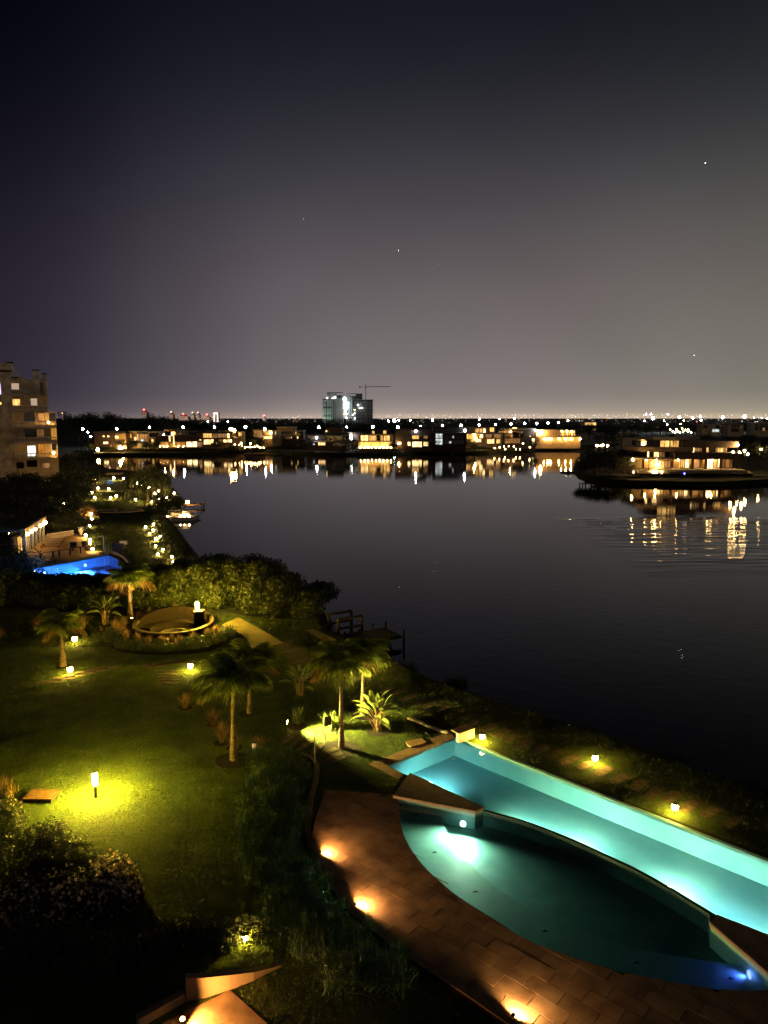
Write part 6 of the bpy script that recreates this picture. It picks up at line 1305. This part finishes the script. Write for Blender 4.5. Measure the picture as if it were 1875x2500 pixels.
for j, px in enumerate(range(1416, 1880, 13)):
    Yb = G(px, 1178 if px > 1450 else 1150+ (px-1416)*.8, WZ)[1]+1.2; q = P(px, 1100, Yb); o = link(bme, 'bank_bush'); o.location = (q[0], Yb+rnd.uniform(0,1.5), -.2); s = rnd.uniform(.55,.85); o.scale = (s*1.4,s,s)
    tag(o, 'low dark bush along the water edge of the right headland', 'bush', 'bushes on the headland bank')
q = P(1392,1152,G(1392,1154,WZ)[1]); t = thing('rock_islet', 'dark rocky islet off the headland tip', 'rocks', (q[0],q[1],WZ))
for j in range(7):
    bm = bmesh.new(); bmesh.ops.create_icosphere(bm, subdivisions=2, radius=1); g2 = random.Random(j)
    for v_ in bm.verts: v_.co *= 1+g2.uniform(-.18,.18)
    me = bpy.data.meshes.new('rock'); bm.to_mesh(me); bm.free(); me.materials.append(M['dhouse']); o = link(me, 'rock', t); o.location = (-2+j*.75, g2.uniform(-.5,.5), .05); o.scale = (.7,.6,g2.uniform(.3,.6))
# a bright star
p = ray(1722, 398); s = 6000; o_ = MB(); o_.lathe([(.5,-2),(2.6,0),(.5,2)], 8); o = o_.obj('star', 'star'); o.location = (p[0]*s, p[1]*s, CAM_H+p[2]*s); tag(o, 'single bright star high in the right of the sky', 'star')
for x, y in [(741,534),(973,612),(1068,645),(1695,868)]:
    p = ray(x, y); o2 = bpy.data.objects.new('star', o.data); COL.objects.link(o2); o2.location = (p[0]*s, p[1]*s, CAM_H+p[2]*s); o2.scale = (.45,.45,.45); tag(o2, 'very faint star in the hazy night sky', 'star', 'faint stars')

# ------------------------------------------------------------------ grass
avoid = SLABS+[main_pool, kid_pool, pit, terr]
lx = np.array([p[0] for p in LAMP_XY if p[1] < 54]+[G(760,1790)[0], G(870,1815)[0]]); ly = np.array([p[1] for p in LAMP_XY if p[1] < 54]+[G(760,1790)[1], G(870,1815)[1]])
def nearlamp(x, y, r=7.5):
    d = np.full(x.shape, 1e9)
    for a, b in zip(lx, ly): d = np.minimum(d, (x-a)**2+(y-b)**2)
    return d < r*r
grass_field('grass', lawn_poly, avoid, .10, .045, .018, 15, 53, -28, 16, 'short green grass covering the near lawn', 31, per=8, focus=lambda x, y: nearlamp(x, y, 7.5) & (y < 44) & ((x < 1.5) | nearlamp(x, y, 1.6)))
grass_field('grass', lawn_poly, avoid, .16, .11, .045, 15, 53, -30, 26, 'grass given a darker unlit tone away from lamps and along the lake bank', 32, gm='unlit_tone_grass', per=8, focus=lambda x, y: ~(nearlamp(x, y, 7.5) & (y < 44) & ((x < 1.5) | nearlamp(x, y, 1.6))))
grass_field('grass', far_lawn, [blue_pool], .5, .16, .07, 55, 140, -60, -10, 'grass of the neighbouring lakeside lawn', 33, per=6)

# ------------------------------------------------------------------ labels of repeats: tell each by its place in its row
_u = ['','first','second','third','fourth','fifth','sixth','seventh','eighth','ninth','tenth','eleventh','twelfth','thirteenth','fourteenth','fifteenth','sixteenth','seventeenth','eighteenth','nineteenth']
OW = [((_u[i] if i < 20 else {2:'twentieth',3:'thirtieth',4:'fortieth'}[i//10] if i % 10 == 0 else {2:'twenty-',3:'thirty-',4:'forty-'}[i//10]+_u[i % 10])+' from left') for i in range(1, 50)]
bylab = {}
for o in COL.objects:
    if o.parent is None and 'label' in o and 'group' in o: bylab.setdefault(o['label'], []).append(o)
for lb, os_ in bylab.items():
    n_ = len(os_)
    if 2 <= n_ <= 45:
        os_.sort(key=lambda o: o.location.x/max(o.location.y, 1))
        for k_, o in enumerate(os_): o['label'] = ('rightmost ' if k_ == n_-1 else OW[k_]+', ' if k_ else 'leftmost ')+lb
